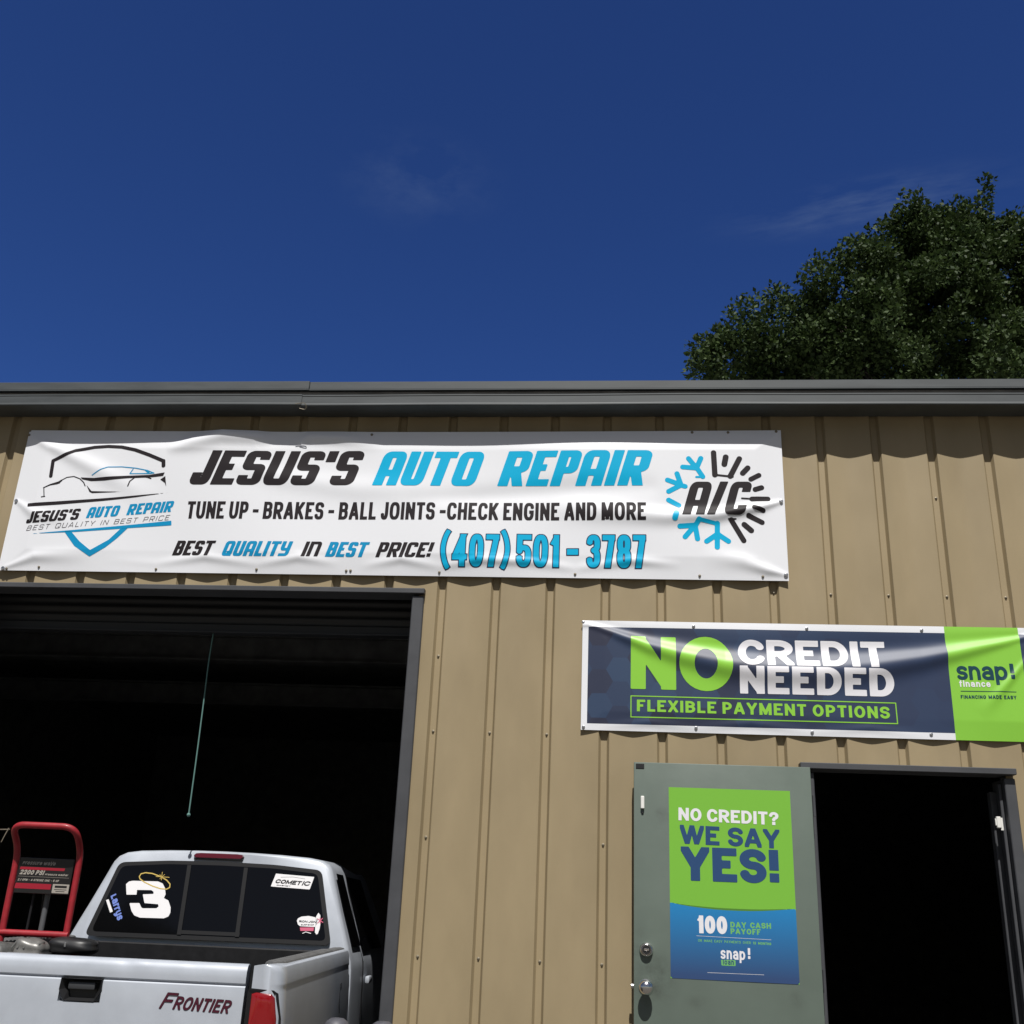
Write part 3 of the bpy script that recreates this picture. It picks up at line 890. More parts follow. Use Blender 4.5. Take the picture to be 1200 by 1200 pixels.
# ------------------------------------------------------------------ banners
def ridge(U, V, pts, amp, width):
    """outward bulge along a line; amp and width given at each point"""
    P = np.array(pts); out = np.zeros(U.shape)
    best = np.full(U.shape, 1e9); val = np.zeros(U.shape)
    amp = np.array(amp); width = np.array(width)
    for i in range(len(P) - 1):
        a, b = P[i], P[i + 1]; e = b - a
        s = np.clip(((U - a[0]) * e[0] + (V - a[1]) * e[1]) / (e @ e), 0, 1)
        d = np.hypot(U - a[0] - s * e[0], V - a[1] - s * e[1])
        w = width[i] + s * (width[i + 1] - width[i]); am = amp[i] + s * (amp[i + 1] - amp[i])
        r = d / w
        hit = r < best
        best = np.where(hit, r, best); val = np.where(hit, am * np.exp(-r * r), val)
    return val

B1 = dict(x0=-3.602, x1=.944, z0=3.242, z1=4.150)
def wave1(U, V):
    s = (U - B1['x0']) / (B1['x1'] - B1['x0']); r = (V - B1['z0']) / (B1['z1'] - B1['z0'])
    edge = np.clip(np.minimum.reduce([s * 30, (1 - s) * 30, r * 7, (1 - r) * 7]), 0, 1)
    y = .014 * edge * (1 + .5 * np.sin(U * 2.1 + 1.2) * np.cos(V * 3.1)) + .0035 * np.sin(U * 5.3 + V * 3.7) * edge
    # loose upper edge billowing forward between the fixings
    y = y + ridge(U, V, [(-2.694, 4.01), (-2.532, 4.067), (-2.359, 4.118), (-2.156, 4.107), (-2.036, 4.079)], [.0, .022, .034, .024, .0], [.03, .05, .06, .05, .03])
    y = y + ridge(U, V, [(-1.913, 4.057), (-1.829, 4.102), (-1.641, 4.096), (-1.368, 4.057)], [0, .016, .018, .0], [.03, .035, .04, .05])
    y = y + ridge(U, V, [(-3.58, 4.1), (-3.423, 4.031), (-3.135, 3.896), (-2.668, 3.666)], [.002, .010, .012, 0], [.02, .03, .05, .07])
    y = y + ridge(U, V, [(-3.574, 3.676), (-3.449, 3.595), (-3.172, 3.543)], [.004, .010, .0], [.012, .03, .05])
    y = y + ridge(U, V, [(-3.556, 3.262), (-3.391, 3.327), (-3.028, 3.342)], [.004, .010, .0], [.012, .03, .05])
    # pull from the eyelet in the right edge
    y = y + ridge(U, V, [(0.917, 3.703), (0.802, 3.666), (0.566, 3.618), (0.281, 3.605), (-0.102, 3.633), (-0.393, 3.652)], [.006, .016, .020, .016, .010, 0], [.012, .025, .036, .045, .06, .07])
    y = y + ridge(U, V, [(0.928, 3.277), (0.833, 3.3), (0.697, 3.348), (0.466, 3.384)], [.004, .012, .010, 0], [.012, .025, .04, .06])
    y = y + ridge(U, V, [(-1.449, 3.29), (-1.207, 3.339), (-0.984, 3.296), (-0.768, 3.339), (-0.479, 3.333), (-0.22, 3.296), (0.091, 3.345), (0.372, 3.324)], [.0, .008, .002, .009, .009, .002, .010, .0], [.025] * 8)
    y = y + ridge(U, V, [(-2.971, 3.316), (-2.642, 3.295), (-2.358, 3.34), (-2.043, 3.297), (-1.802, 3.341), (-1.549, 3.304)], [.0, .002, .008, .002, .008, .0], [.025] * 6)
    y = y + ridge(U, V, [(-2.397, 3.943), (-1.964, 3.834), (-1.495, 3.772), (-0.991, 3.775)], [.0, .007, .008, .0], [.04, .06, .07, .06])
    y = y - ridge(U, V, [(-1.237, 3.704), (-0.789, 3.717), (-0.201, 3.769), (0.187, 3.781)], [.0, .008, .010, .004], [.04, .06, .07, .06])
    return y
def sag1(U):
    return -.012 * np.sin(np.clip((U - B1['x0']) / (B1['x1'] - B1['x0']), 0, 1) * math.pi)
def surf1(U, V):
    return U, -.041 - wave1(U, V), V
def sheet(name, x0, x1, z0, z1, surf, cell, m, parent, sag=None, midf=None, xcuts=(), zcuts=()):
    xs = np.unique(np.concatenate([np.linspace(x0, x1, int((x1 - x0) / cell) + 1), np.array(xcuts, float)]))
    zs = np.unique(np.concatenate([np.linspace(z0, z1, int((z1 - z0) / cell) + 1), np.array(zcuts, float)]))
    U, V = np.meshgrid(xs, zs)
    Vs = V + (sag(U) * np.clip((V - z0) / (z1 - z0), 0, 1) ** 3 if sag else 0)
    x, y, z = surf(U, Vs)
    P = np.stack([x.ravel(), y.ravel(), z.ravel()], 1)
    nx, nz = len(xs), len(zs)
    a = (np.arange(nz - 1)[:, None] * nx + np.arange(nx - 1)[None]).ravel()
    Fq = np.stack([a, a + 1, a + nx + 1, a + nx], 1)
    me = bpy.data.meshes.new(name)
    me.vertices.add(len(P)); me.vertices.foreach_set('co', P.ravel().astype(np.float32))
    me.loops.add(Fq.size); me.loops.foreach_set('vertex_index', Fq.ravel().astype(np.int32))
    me.polygons.add(len(Fq)); me.polygons.foreach_set('loop_start', (np.arange(len(Fq)) * 4).astype(np.int32))
    me.polygons.foreach_set('use_smooth', np.ones(len(Fq), bool))
    for q in (m if isinstance(m, (list, tuple)) else [m]): me.materials.append(q)
    if midf:
        cx = ((xs[:-1] + xs[1:]) / 2)[None].repeat(nz - 1, 0).ravel(); cz = ((zs[:-1] + zs[1:]) / 2)[:, None].repeat(nx - 1, 1).ravel()
        me.polygons.foreach_set('material_index', midf(cx, cz).astype(np.int32))
    me.update(); me.validate()
    return link(bpy.data.objects.new(name, me), parent)

ban = thing('shop_banner', ((B1['x0'] + B1['x1']) / 2, -.03, B1['z0']))
tag(ban, "long white vinyl banner reading JESUS'S AUTO REPAIR above the open bay", 'banner')
BO = ban.location.copy()
def off(surf, o):
    def g(U, V):
        x, y, z = surf(U, V)
        return x - o.x, y - o.y, z - o.z
    return g
S1 = off(surf1, BO)
sheet('banner_sheet', B1['x0'], B1['x1'], B1['z0'], B1['z1'], S1, .008, M_vin, ban, sag=sag1)
Q = dict(R=.34, slant=.285, asp=1.45, style='t')
p = Print()
p.text("JESUS'S", *[(-2.527, 3.784), (-1.533, 3.787)], .222, .041, gap=.010, **Q)
p.build('lettering', M_ink, ban, S1, .0012)
p = Print()
p.text('AUTO', *[(-1.415, 3.787), (-0.816, 3.788)], .219, .041, gap=.010, **Q)
p.text('REPAIR', *[(-0.681, 3.79), (0.158, 3.794)], .219, .041, gap=.010, **Q)
p.build('lettering', M_cyan, ban, S1, .0012)
p = Print()
LN = [(-2.505, 3.57), (0.172, 3.581)]
p.text('TUNE UP - BRAKES - BALL JOINTS -CHECK ENGINE AND MORE', *LN, .108, .0195, R=.75, gap=.008, space=.5)
p.build('lettering', M_ink, ban, S1, .0012)
q3 = dict(R=.34, slant=.285, asp=1.35, style='t')
p = Print()
p.text('BEST', *[(-2.557, 3.344), (-2.325, 3.345)], .090, .0165, gap=.005, **q3)
p.text('IN', *[(-1.789, 3.345), (-1.692, 3.346)], .090, .0165, gap=.005, **q3)
p.text('PRICE!', *[(-1.356, 3.346), (-1.042, 3.347)], .090, .0165, gap=.005, **q3)
p.build('lettering', M_ink, ban, S1, .0012)
p = Print()
p.text('QUALITY', *[(-2.261, 3.343), (-1.867, 3.345)], .090, .0165, gap=.005, **q3)
p.text('BEST', *[(-1.649, 3.345), (-1.418, 3.346)], .090, .0165, gap=.005, **q3)
p.build('lettering', M_blue, ban, S1, .0012)
for g_, m_, o_ in ((.0055, M_navyink, .0010), (0.0, M_cyan, .0020)):
    p = Print()
    p.text('(', *[(-0.98, 3.295), (-0.924, 3.296)], .205, .026, R=1, asp=1, grow=g_)
    p.text('407', *[(-0.914, 3.298), (-0.651, 3.299)], .190, .0305, R=.8, gap=.014, grow=g_)
    p.text(')', *[(-0.643, 3.299), (-0.588, 3.3)], .205, .026, R=1, asp=1, grow=g_)
    p.text('501', *[(-0.55, 3.301), (-0.313, 3.301)], .190, .0305, R=.8, gap=.014, grow=g_)
    p.text('-', *[(-0.266, 3.304), (-0.204, 3.305)], .190, .034, grow=g_)
    p.text('3787', *[(-0.156, 3.302), (0.169, 3.303)], .190, .0305, R=.8, gap=.014, grow=g_)
    p.build('lettering', m_, ban, S1, o_)
# car emblem
c5 = .004
p = Print()
p.strokes([([(-3.39, 3.835), (-3.397, 3.937)], .022), ([(-3.397, 3.937), (-3.267, 4.003), (-3.152, 4.028), (-3.066, 4.034), (-2.979, 4.029), (-2.889, 4.009), (-2.797, 3.976), (-2.7, 3.936)], .022), ([(-2.7, 3.936), (-2.695, 3.905)], .024)], c5)
p.poly([(-3.5, 3.659), (-3.329, 3.671), (-3.045, 3.694), (-2.837, 3.713), (-2.629, 3.734), (-2.835, 3.702), (-3.042, 3.677), (-3.303, 3.651), (-3.495, 3.636)], c5)
p.poly([(-3.425, 3.76), (-3.384, 3.783), (-3.334, 3.801), (-3.317, 3.814), (-3.311, 3.805), (-3.336, 3.783), (-3.382, 3.774), (-3.419, 3.756)], .0025)
p.strokes([([(-3.329, 3.788), (-3.312, 3.812), (-3.286, 3.828), (-3.244, 3.834), (-3.203, 3.819), (-3.175, 3.795), (-3.162, 3.773)], .006), ([(-3.417, 3.756), (-3.405, 3.705)], .006), ([(-3.421, 3.7), (-3.4, 3.703)], .006)], .0025)
p.poly([(-3.202, 3.828), (-3.113, 3.824), (-3.028, 3.831), (-2.902, 3.84), (-2.775, 3.846), (-2.68, 3.862), (-2.687, 3.839), (-2.751, 3.831), (-2.899, 3.823), (-3.045, 3.807), (-3.13, 3.804), (-3.186, 3.815)], .0025)
p.poly([(-2.701, 3.816), (-2.673, 3.839), (-2.656, 3.767), (-2.669, 3.794)], .0025)
p.strokes([([(-2.894, 3.772), (-2.887, 3.803), (-2.862, 3.828), (-2.826, 3.836), (-2.783, 3.83), (-2.76, 3.822)], .007)], .0025)
p.poly([(-3.156, 3.781), (-3.116, 3.74), (-2.926, 3.737), (-3.11, 3.727), (-3.128, 3.735)], .0025)
p.text("JESUS'S", *[(-3.487, 3.53), (-3.169, 3.557)], .070, .0135, gap=.004, **q3)
p.build('emblem', M_ink, ban, S1, .0012)
p = Print()
p.strokes([([(-3.129, 3.842), (-3.08, 3.878), (-3.04, 3.895), (-2.955, 3.898), (-2.868, 3.89), (-2.791, 3.875), (-2.747, 3.857)], .006), ([(-2.896, 3.854), (-2.882, 3.883)], .006), ([(-2.896, 3.853), (-2.771, 3.855), (-2.748, 3.859)], .006), ([(-2.801, 3.875), (-2.777, 3.857)], .009)], .0025)
p.poly([(-3.466, 3.463), (-3.113, 3.499), (-2.805, 3.533), (-2.592, 3.557), (-2.587, 3.528), (-2.842, 3.509), (-3.162, 3.48)], c5)
p.poly([(-3.234, 3.482), (-3.193, 3.484), (-3.129, 3.422), (-3.055, 3.369), (-2.954, 3.435), (-2.892, 3.507), (-2.849, 3.511), (-2.904, 3.446), (-2.966, 3.387), (-3.052, 3.33), (-3.155, 3.393)], c5)
p.text('AUTO', *[(-3.118, 3.567), (-2.929, 3.582)], .068, .0135, gap=.004, **q3)
p.text('REPAIR', *[(-2.875, 3.589), (-2.603, 3.612)], .068, .0135, gap=.004, **q3)
p.build('emblem', M_blue, ban, S1, .0012)
p = Print()
p.text('BEST QUALITY IN BEST PRICE', *[(-3.472, 3.484), (-2.611, 3.561)], .031, .0032, R=.4, slant=.35, gap=.012, space=1.3, cell=.0016, words=True)
p.build('emblem', M_grey, ban, S1, .0012)
# hot and cold emblem
p = Print()
p.strokes([([(0.557, 4), (0.561, 3.863)], .031), ([(0.561, 3.863), (0.661, 3.852)], .012), ([(0.625, 3.973), (0.616, 3.929)], .033), ([(0.701, 3.963), (0.647, 3.855)], .031), ([(0.746, 3.906), (0.717, 3.874)], .031), ([(0.807, 3.862), (0.761, 3.837)], .028), ([(0.819, 3.787), (0.783, 3.775)], .029), ([(0.851, 3.719), (0.763, 3.717)], .029), ([(0.76, 3.718), (0.707, 3.721)], .010), ([(0.822, 3.647), (0.772, 3.665)], .026), ([(0.813, 3.578), (0.741, 3.616)], .029), ([(0.752, 3.529), (0.715, 3.564)], .031), ([(0.709, 3.469), (0.645, 3.589)], .029), ([(0.629, 3.594), (0.67, 3.596)], .008)], .004)
p.text('A', *[(0.372, 3.614), (0.495, 3.615)], .205, .036, **{**Q, 'asp': 1.34})
p.text('C', *[(0.599, 3.616), (0.716, 3.617)], .205, .036, join=True, **{**Q, 'asp': 1.34})
p.poly([(0.508, 3.615), (0.553, 3.616), (0.636, 3.822), (0.59, 3.822)], .004)
p.build('emblem', M_ink, ban, S1, .0014)
p = Print()
p.strokes([([(0.381, 3.91), (0.456, 3.904)], .029), ([(0.415, 3.963), (0.454, 3.91)], .029), ([(0.484, 3.965), (0.46, 3.906)], .029), ([(0.46, 3.906), (0.493, 3.851)], .028), ([(0.456, 3.849), (0.5, 3.849)], .012),
 ([(0.294, 3.828), (0.357, 3.804)], .029), ([(0.348, 3.868), (0.37, 3.797)], .029), ([(0.3, 3.758), (0.359, 3.792)], .029), ([(0.359, 3.799), (0.393, 3.79)], .028),
 ([(0.299, 3.705), (0.355, 3.673)], .029), ([(0.341, 3.625), (0.333, 3.594)], .032),
 ([(0.36, 3.548), (0.443, 3.555)], .029), ([(0.388, 3.487), (0.435, 3.545)], .029), ([(0.456, 3.476), (0.445, 3.55)], .029), ([(0.445, 3.552), (0.466, 3.589)], .028), ([(0.466, 3.589), (0.565, 3.566)], .022),
 ([(0.563, 3.428), (0.567, 3.567)], .029), ([(0.506, 3.462), (0.565, 3.505)], .029), ([(0.625, 3.464), (0.568, 3.505)], .029)], .004)
p.build('emblem', M_cyan, ban, S1, .0012)
# eyelets and fixing screws
gm = None
def fix(pts, surf, o, parent, name, r, ring):
    src = None
    for (u, w) in pts:
        x, y, z = surf(np.array([u]), np.array([w]))
        if src is None:
            bm = bmesh.new()
            if ring: add_lathe(bm, [(r * .5, .002), (r * .6, .004), (r, .003), (r, 0), (r * .5, 0), (r * .5, .002)], (0, 0, 0), (0, -1, 0), 16); add_lathe(bm, [(0, .003), (r * .45, .0025), (r * .45, 0)], (0, 0, 0), (0, -1, 0), 12)
            else: add_lathe(bm, [(0, .006), (r * .7, .005), (r, .002), (r, 0)], (0, 0, 0), (0, -1, 0), 12)
            src = bobj(name, bm, M_zinc if ring else M_screw, parent); s_ = src
        else:
            s_ = src.copy(); COL.objects.link(s_); s_.parent = parent
        s_.location = (float(x[0]), float(y[0]) - .001, float(z[0]))
fix([(-3.57, 3.254), (-3.58, 3.678), (0.923, 3.707), (0.929, 3.275)], S1, BO, ban, 'eyelet', .0115, True)
fix([(-3.548, 3.252), (-3.351, 3.264), (-2.64, 3.261), (-2.042, 3.267), (-1.518, 3.266), (-1.493, 3.267), (-0.983, 3.264), (-0.22, 3.264), (0.464, 3.264), (0.805, 3.264)], S1, BO, ban, 'fixing_screw', .0075, False)
fix([(-3.597, 4.117), (-3.598, 4.146), (-1.448, 4.118), (0.439, 4.135), (0.644, 4.135), (0.917, 4.141)], S1, BO, ban, 'fixing_screw', .008, False)

# finance banner
B2 = dict(x0=-.173, x1=2.262, z0=2.408, z1=3.004)
RC = np.array([(-0.139, 2.989), (-0, 2.948), (0.183, 2.89), (0.365, 2.852), (0.589, 2.814), (0.811, 2.796), (1.076, 2.797), (1.34, 2.817), (1.604, 2.854), (1.78, 2.885), (1.957, 2.921), (2.106, 2.951), (2.199, 2.976)])
RW = np.array([.012, .022, .038, .052, .062, .068, .070, .064, .050, .038, .026, .016, .014])
def wave2(U, V):
    s = (U - B2['x0']) / (B2['x1'] - B2['x0']); r = (V - B2['z0']) / (B2['z1'] - B2['z0'])
    edge = np.clip(np.minimum.reduce([s * 20, (1 - s) * 20, r * 6, (1 - r) * 6]), 0, 1)
    y = .007 * edge * (1 + .4 * np.sin(U * 3.3)) + .0014 * np.sin(U * 7.1 + V * 5) * edge
    c = np.interp(U, RC[:, 0], RC[:, 1]); w = np.interp(U, RC[:, 0], RW)
    d = V - c
    y = y + .40 * w * np.exp(-((d + w * .75) / w) ** 2) - .16 * w * np.exp(-((d - w * 1.0) / w) ** 2)
    y = y + ridge(U, V, [(2.134, 2.834), (2.064, 2.751), (1.976, 2.652), (1.87, 2.535)], [.004, .008, .007, 0], [.012, .016, .025, .04])
    y = y + ridge(U, V, [(-0.086, 2.43), (0.181, 2.455), (0.428, 2.435), (0.709, 2.465), (1.019, 2.429), (1.312, 2.455), (1.618, 2.424)], [0, .005, .001, .005, .001, .004, 0], [.02] * 7)
    return y
def surf2(U, V):
    return U, -.030 - wave2(U, V), V
fin = thing('finance_banner', ((B2['x0'] + B2['x1']) / 2, -.03, B2['z0']))
tag(fin, 'navy and lime vinyl banner reading NO CREDIT NEEDED above the open door', 'banner')
FO = fin.location.copy()
S2 = off(surf2, FO)
gx0, gx1 = 1.737, 2.112
def mid2(cx, cz):
    green = (cx > gx0) & (cx < gx1)
    bor = (cx < B2['x0'] + .032) | (cx > B2['x1'] - .032) | (cz < B2['z0'] + .034) | (cz > B2['z1'] - .036)
    return np.where(green, 2, np.where(bor, 0, 1))
M_white2 = M_vin
M_lvin = mat('lime_banner_vinyl', (0.235, 0.545, 0.05), 0.45, spec=0.5)
# node pattern reads object space; sheet is parented at FO so shift is built in
sheet('banner_sheet', B2['x0'], B2['x1'], B2['z0'], B2['z1'], S2, .008, [M_white2, M_navy, M_lvin], fin, midf=mid2,
      xcuts=(B2['x0'] + .032, B2['x1'] - .032, gx0, gx1), zcuts=(B2['z0'] + .034, B2['z1'] - .036))
p = Print()
p.text('N', *[(0.088, 2.63), (0.328, 2.629)], .288, .0665, R=1, asp=1.2, cell=.005)
p.text('O', *[(0.345, 2.628), (0.626, 2.626)], .296, .0665, R=1, asp=1.2, cell=.005, join=True)
p.text('FLEXIBLE PAYMENT OPTIONS', [(0.121, 2.511)][0], [(1.419, 2.507)][0], .062, .0125, R=1, asp=1.25, gap=.009, space=.6, words=True)
fr = [(0.09, 2.592), (0.09, 2.481)] + [(1.454, 2.483), (1.453, 2.589)]
p.stroke(fr, .0055, closed=True)
p.build('lettering', M_lime, fin, S2, .0012)
p = Print()
p.text('CREDIT', *[(0.657, 2.768), (1.423, 2.772)], .143, .0325, R=1, asp=1.28, gap=.010)
p.text('NEEDED', *[(0.661, 2.619), (1.455, 2.622)], .144, .0325, R=1, asp=1.28, gap=.012)
p.text('finance', *[(1.782, 2.681), (1.937, 2.683)], .026, .0066, R=1, gap=.0055, cell=.0015)
p.build('lettering', M_wprint, fin, S2, .0012)
p = Print()
p.text('snap', *[(1.776, 2.718), (2.029, 2.721)], .073, .0172, R=1, gap=.007, cell=.003)
p.text('!', *[(2.043, 2.724), (2.063, 2.724)], .085, .0195, R=1, cell=.004, join=True)
p.text('FINANCING MADE EASY', *[(1.782, 2.62), (2.058, 2.623)], .0185, .0038, R=1, gap=.003, space=.9, cell=.0011)
p.stroke([(1.786, 2.659), (2.06, 2.661)], .003, cell=.0015)
p.build('lettering', M_teal, fin, S2, .0012)
fix([(-0.17, 2.993), (-0.159, 2.423), (0.426, 2.98), (0.428, 2.433), (1.025, 2.979), (1.021, 2.427), (1.621, 2.981), (1.617, 2.433)], S2, FO, fin, 'eyelet', .0085, True)

# door poster
pos = thing('loan_poster', (.582, LY0 - .0002, 1.229))
tag(pos, 'green and blue paper poster reading WE SAY YES! stuck on the open green door', 'poster')
PO = pos.location.copy()
PX0, PX1, PZ0, PZ1 = .2785, .8775, 1.232, 2.116
PS = off(lambda u, w: (u, LY0 - .0010 + 0 * u + .0004 * np.sin(u * 9 + w * 4), w), PO)
sheet('poster_sheet', PX0, PX1, PZ0, PZ1, PS, .02, M_pgreen, pos)
bc = [(0.278, 1.57), (0.327, 1.561), (0.374, 1.555), (0.431, 1.55), (0.489, 1.546), (0.547, 1.544), (0.604, 1.544), (0.661, 1.545), (0.719, 1.548), (0.776, 1.553), (0.833, 1.559), (0.874, 1.564)]
bc[0] = (PX0, bc[0][1]); bc[-1] = (PX1, bc[-1][1])
p = Print(); p.poly(bc + [(PX1, PZ0), (PX0, PZ0)], .008); p.build('poster_field', M_pblue, pos, PS, .0006)
bl = [(a, b + .0085 * math.sin(max(0.0, min(1, (a - PX0) / (PX1 - PX0))) * math.pi) + .001) for a, b in bc]
p = Print(); p.poly(bl + bc[::-1], .003); p.build('poster_band', mat('poster_dark_green', (.07, .20, .02), .5), pos, PS, .0006)
p = Print()
p.text('NO CREDIT?', *[(0.325, 1.956), (0.815, 1.949)], .062, .0130, R=1, asp=1.2, gap=.006, space=.5)
p.text('100', *[(0.407, 1.436), (0.55, 1.437)], .080, .0175, R=1, asp=1.2, gap=.005)
p.text('snap', *[(0.515, 1.327), (0.63, 1.326)], .039, .0085, R=1, gap=.005, cell=.0014)
p.text('!', *[(0.643, 1.33), (0.653, 1.33)], .050, .011, R=1, cell=.002, join=True)
p.stroke([(0.403, 1.424), (0.755, 1.421)], .0014, cell=.0011)
p.stroke([(0.451, 1.264), (0.715, 1.266)], .0014, cell=.0011)
p.build('lettering', M_wprint, pos, PS, .0011)
p = Print()
p.text('WE SAY', *[(0.33, 1.846), (0.816, 1.839)], .089, .0185, R=1, asp=1.25, gap=.006, space=.5)
p.text('YES!', *[(0.334, 1.674), (0.807, 1.674)], .158, .0365, R=1, asp=1.25, gap=.011)
p.build('lettering', M_pnavy, pos, PS, .0011)
p = Print()
p.text('DAY CASH', *[(0.565, 1.468), (0.757, 1.47)], .0255, .0060, R=1, asp=1.15, gap=.0035, space=.8, words=True)
p.text('PAYOFF', *[(0.565, 1.439), (0.707, 1.441)], .0255, .0060, R=1, asp=1.15, gap=.0035)
p.text('OR MAKE EASY PAYMENTS OVER', *[(0.41, 1.398), (0.659, 1.398)], .0115, .0019, R=1, gap=.0015, space=1.1, cell=.0008, words=True)
p.text('12 MONTHS', *[(0.668, 1.398), (0.754, 1.397)], .0115, .0026, R=1, gap=.0015, space=1.1, cell=.0008, words=True)
p.items.append(len(p.F))
p.poly([(0.516, 1.323), (0.584, 1.324), (0.584, 1.298), (0.518, 1.298)], .003)
p.build('lettering', M_pmint, pos, PS, .0009)
p = Print(); p.text('loan', *[(0.525, 1.303), (0.576, 1.303)], .018, .0036, R=1, gap=.0035, cell=.0009)
p.build('lettering', M_pnavy, pos, PS, .0015)

# ------------------------------------------------------------------ pickup truck (x right, y towards its nose, ground z = 0)
M_silver = mat('silver_car_paint', (0.425, 0.455, 0.505), 0.43, metal=0.10, coat=0.4, noise=0.10, nscale=5)
M_glass = mat('dark_tinted_glass', (0.003, 0.003, 0.0035), 0.05, spec=0.32)
M_rub = mat('black_rubber', (0.010, 0.010, 0.011), 0.5, spec=.25)
M_liner = mat('bed_liner_plastic', (0.010, 0.010, 0.011), 0.5, spec=.3, noise=0.3, nscale=20)
M_cap = mat('grey_rail_cap', (0.10, 0.10, 0.10), 0.6, noise=0.3, nscale=30)
M_red = mat('red_lamp_lens', (0.22, 0.006, 0.008), 0.12, coat=0.5)
M_redd = mat('dark_red_lens', (0.085, 0.006, 0.012), 0.15, coat=0.4)
M_tyre = mat('tyre_rubber', (0.02, 0.02, 0.02), 0.8)
M_rim = mat('alloy_rim', (0.5, 0.5, 0.52), 0.3, metal=0.8)
M_badge = mat('maroon_badge', (0.060, 0.006, 0.018), 0.35)
M_badgek = mat('black_badge', (0.012, 0.010, 0.012), 0.4)
trk = thing('pickup_truck', (-2.06, -1.30, 0.0), math.radians(4.0))
tag(trk, 'silver pickup truck with stickers on its rear window, nosed into the open bay', 'pickup truck')

AX_R, AX_F, WR = .98, 3.90, .335
def arch_z(y, z, cy, r=.415):
    d = abs(y - cy)
    return max(z, .335 + math.sqrt(max(0, r * r - d * d))) if d < r else z
def rail_z(y): return .016 * y
def bed_side(s):
    ys = sorted(set([0, .006, .018, .036, .06] + list(np.linspace(.09, 1.585, 46))))
    rings = []
    bm = bmesh.new()
    for y in ys:
        rd = .045 * (1 - math.sqrt(max(0, 1 - ((.06 - min(y, .06)) / .06) ** 2)))
        dz = rail_z(y)
        pr = [(.70 if y > .07 else .668, 1.246), (.735, 1.253), (.762, 1.2505), (.776, 1.243), (.7835, 1.225), (.7875, 1.184), (.788, 1.178), (.786, 1.171), (.788, 1.155), (.7935, 1.08), (.797, .98), (.798, .86), (.796, .74), (.786, .60), (.772, .52)]
        ring = []
        for i, (x, z) in enumerate(pr):
            z2 = z + dz if z > 1 else z
            if i > 0: x -= rd * min(1, (x - .70) / .05)
            if i > 8: z2 = arch_z(y, z2, AX_R)
            ring.append(bm.verts.new((s * x, y, z2)))
        zb = ring[-1].co.z
        ring.append(bm.verts.new((s * (.70 if y > .07 else .668), y, zb)))
        rings.append(ring)
    for a, b in zip(rings, rings[1:]):
        n = len(a)
        for i in range(n):
            bm.faces.new((a[i], a[(i + 1) % n], b[(i + 1) % n], b[i]))
    bm.faces.new(rings[0]); bm.faces.new(rings[-1][::-1])
    bmesh.ops.remove_doubles(bm, verts=bm.verts, dist=1e-5)
    o = bobj('bed_side', bm, M_silver, trk, angle=38)
    # plastic cap along the rail, ribbed on top
    bm = bmesh.new()
    ring0 = None
    yy = np.linspace(.085, 1.575, 76)
    for i, y in enumerate(yy):
        rib = .0055 if (i % 2 and y < 1.25) else 0
        dz = rail_z(y)
        e = max(0, (.16 - y) / .075) * .03
        pr = [(.690, 1.235 - .01), (.690, 1.252 + rib), (.700, 1.2575 + rib), (.735 - e, 1.2595 + rib), (.754 - e, 1.2555 + rib * .6), (.760 - e, 1.249)]
        ring = [bm.verts.new((s * x, y, z + dz)) for x, z in pr]
        if ring0:
            for k in range(5): bm.faces.new((ring0[k], ring0[k + 1], ring[k + 1], ring[k]))
        else: bm.faces.new(ring)
        ring0 = ring
    bobj('rail_cap', bm, M_cap, o)
    return o
for s in (1, -1):
    bs = bed_side(s)
    if s > 0:
        # fuel flap outline
        tube('fuel_flap', fillet_line([(.792, 1.37, 1.12), (.792, 1.33, 1.12), (.7965, 1.325, 1.02), (.797, 1.34, 1.0), (.7975, 1.345, .985)], .02), .0022, M_rub, bs, 6)
    # tail lamp wrapping the corner
    bm = bmesh.new()
    ol = [(.655, .78), (.655, 1.158), (.662, 1.166), (.755, 1.161), (.772, 1.150), (.789, 1.06), (.795, .95), (.790, .78)]
    a = [bm.verts.new((s * x, -.004 + max(0, x - .745) * .55, z)) for x, z in ol]
    b = [bm.verts.new((s * x, .03 + max(0, x - .745) * .55, z)) for x, z in ol]
    n = len(ol)
    bm.faces.new(a); bm.faces.new(b[::-1])
    for i in range(n): bm.faces.new((a[i], a[(i + 1) % n], b[(i + 1) % n], b[i]))
    tl = bobj('tail_lamp', bm, M_rub, trk)
    bm = bmesh.new()
    il = [(.672, .80), (.672, 1.146), (.690, 1.152), (.748, 1.148), (.762, 1.135), (.775, 1.06), (.781, .95), (.777, .80)]
    cx = sum(q[0] for q in il) / 8; cz = .97
    layers = []
    for k, (sc, dy) in enumerate(((1, -.0045), (.97, -.011), (.85, -.015), (.45, -.017))):
        layers.append([bm.verts.new((s * (cx + (x - cx) * sc), dy + max(0, x - .745) * .55 * sc, cz + (z - cz) * (1 - (1 - sc) * .3))) for x, z in il])
    for p_, q_ in zip(layers, layers[1:]):
        for i in range(8): bm.faces.new((p_[i], p_[(i + 1) % 8], q_[(i + 1) % 8], q_[i]))
    bm.faces.new(layers[-1])
    bobj('lens', bm, M_red, tl, angle=30)

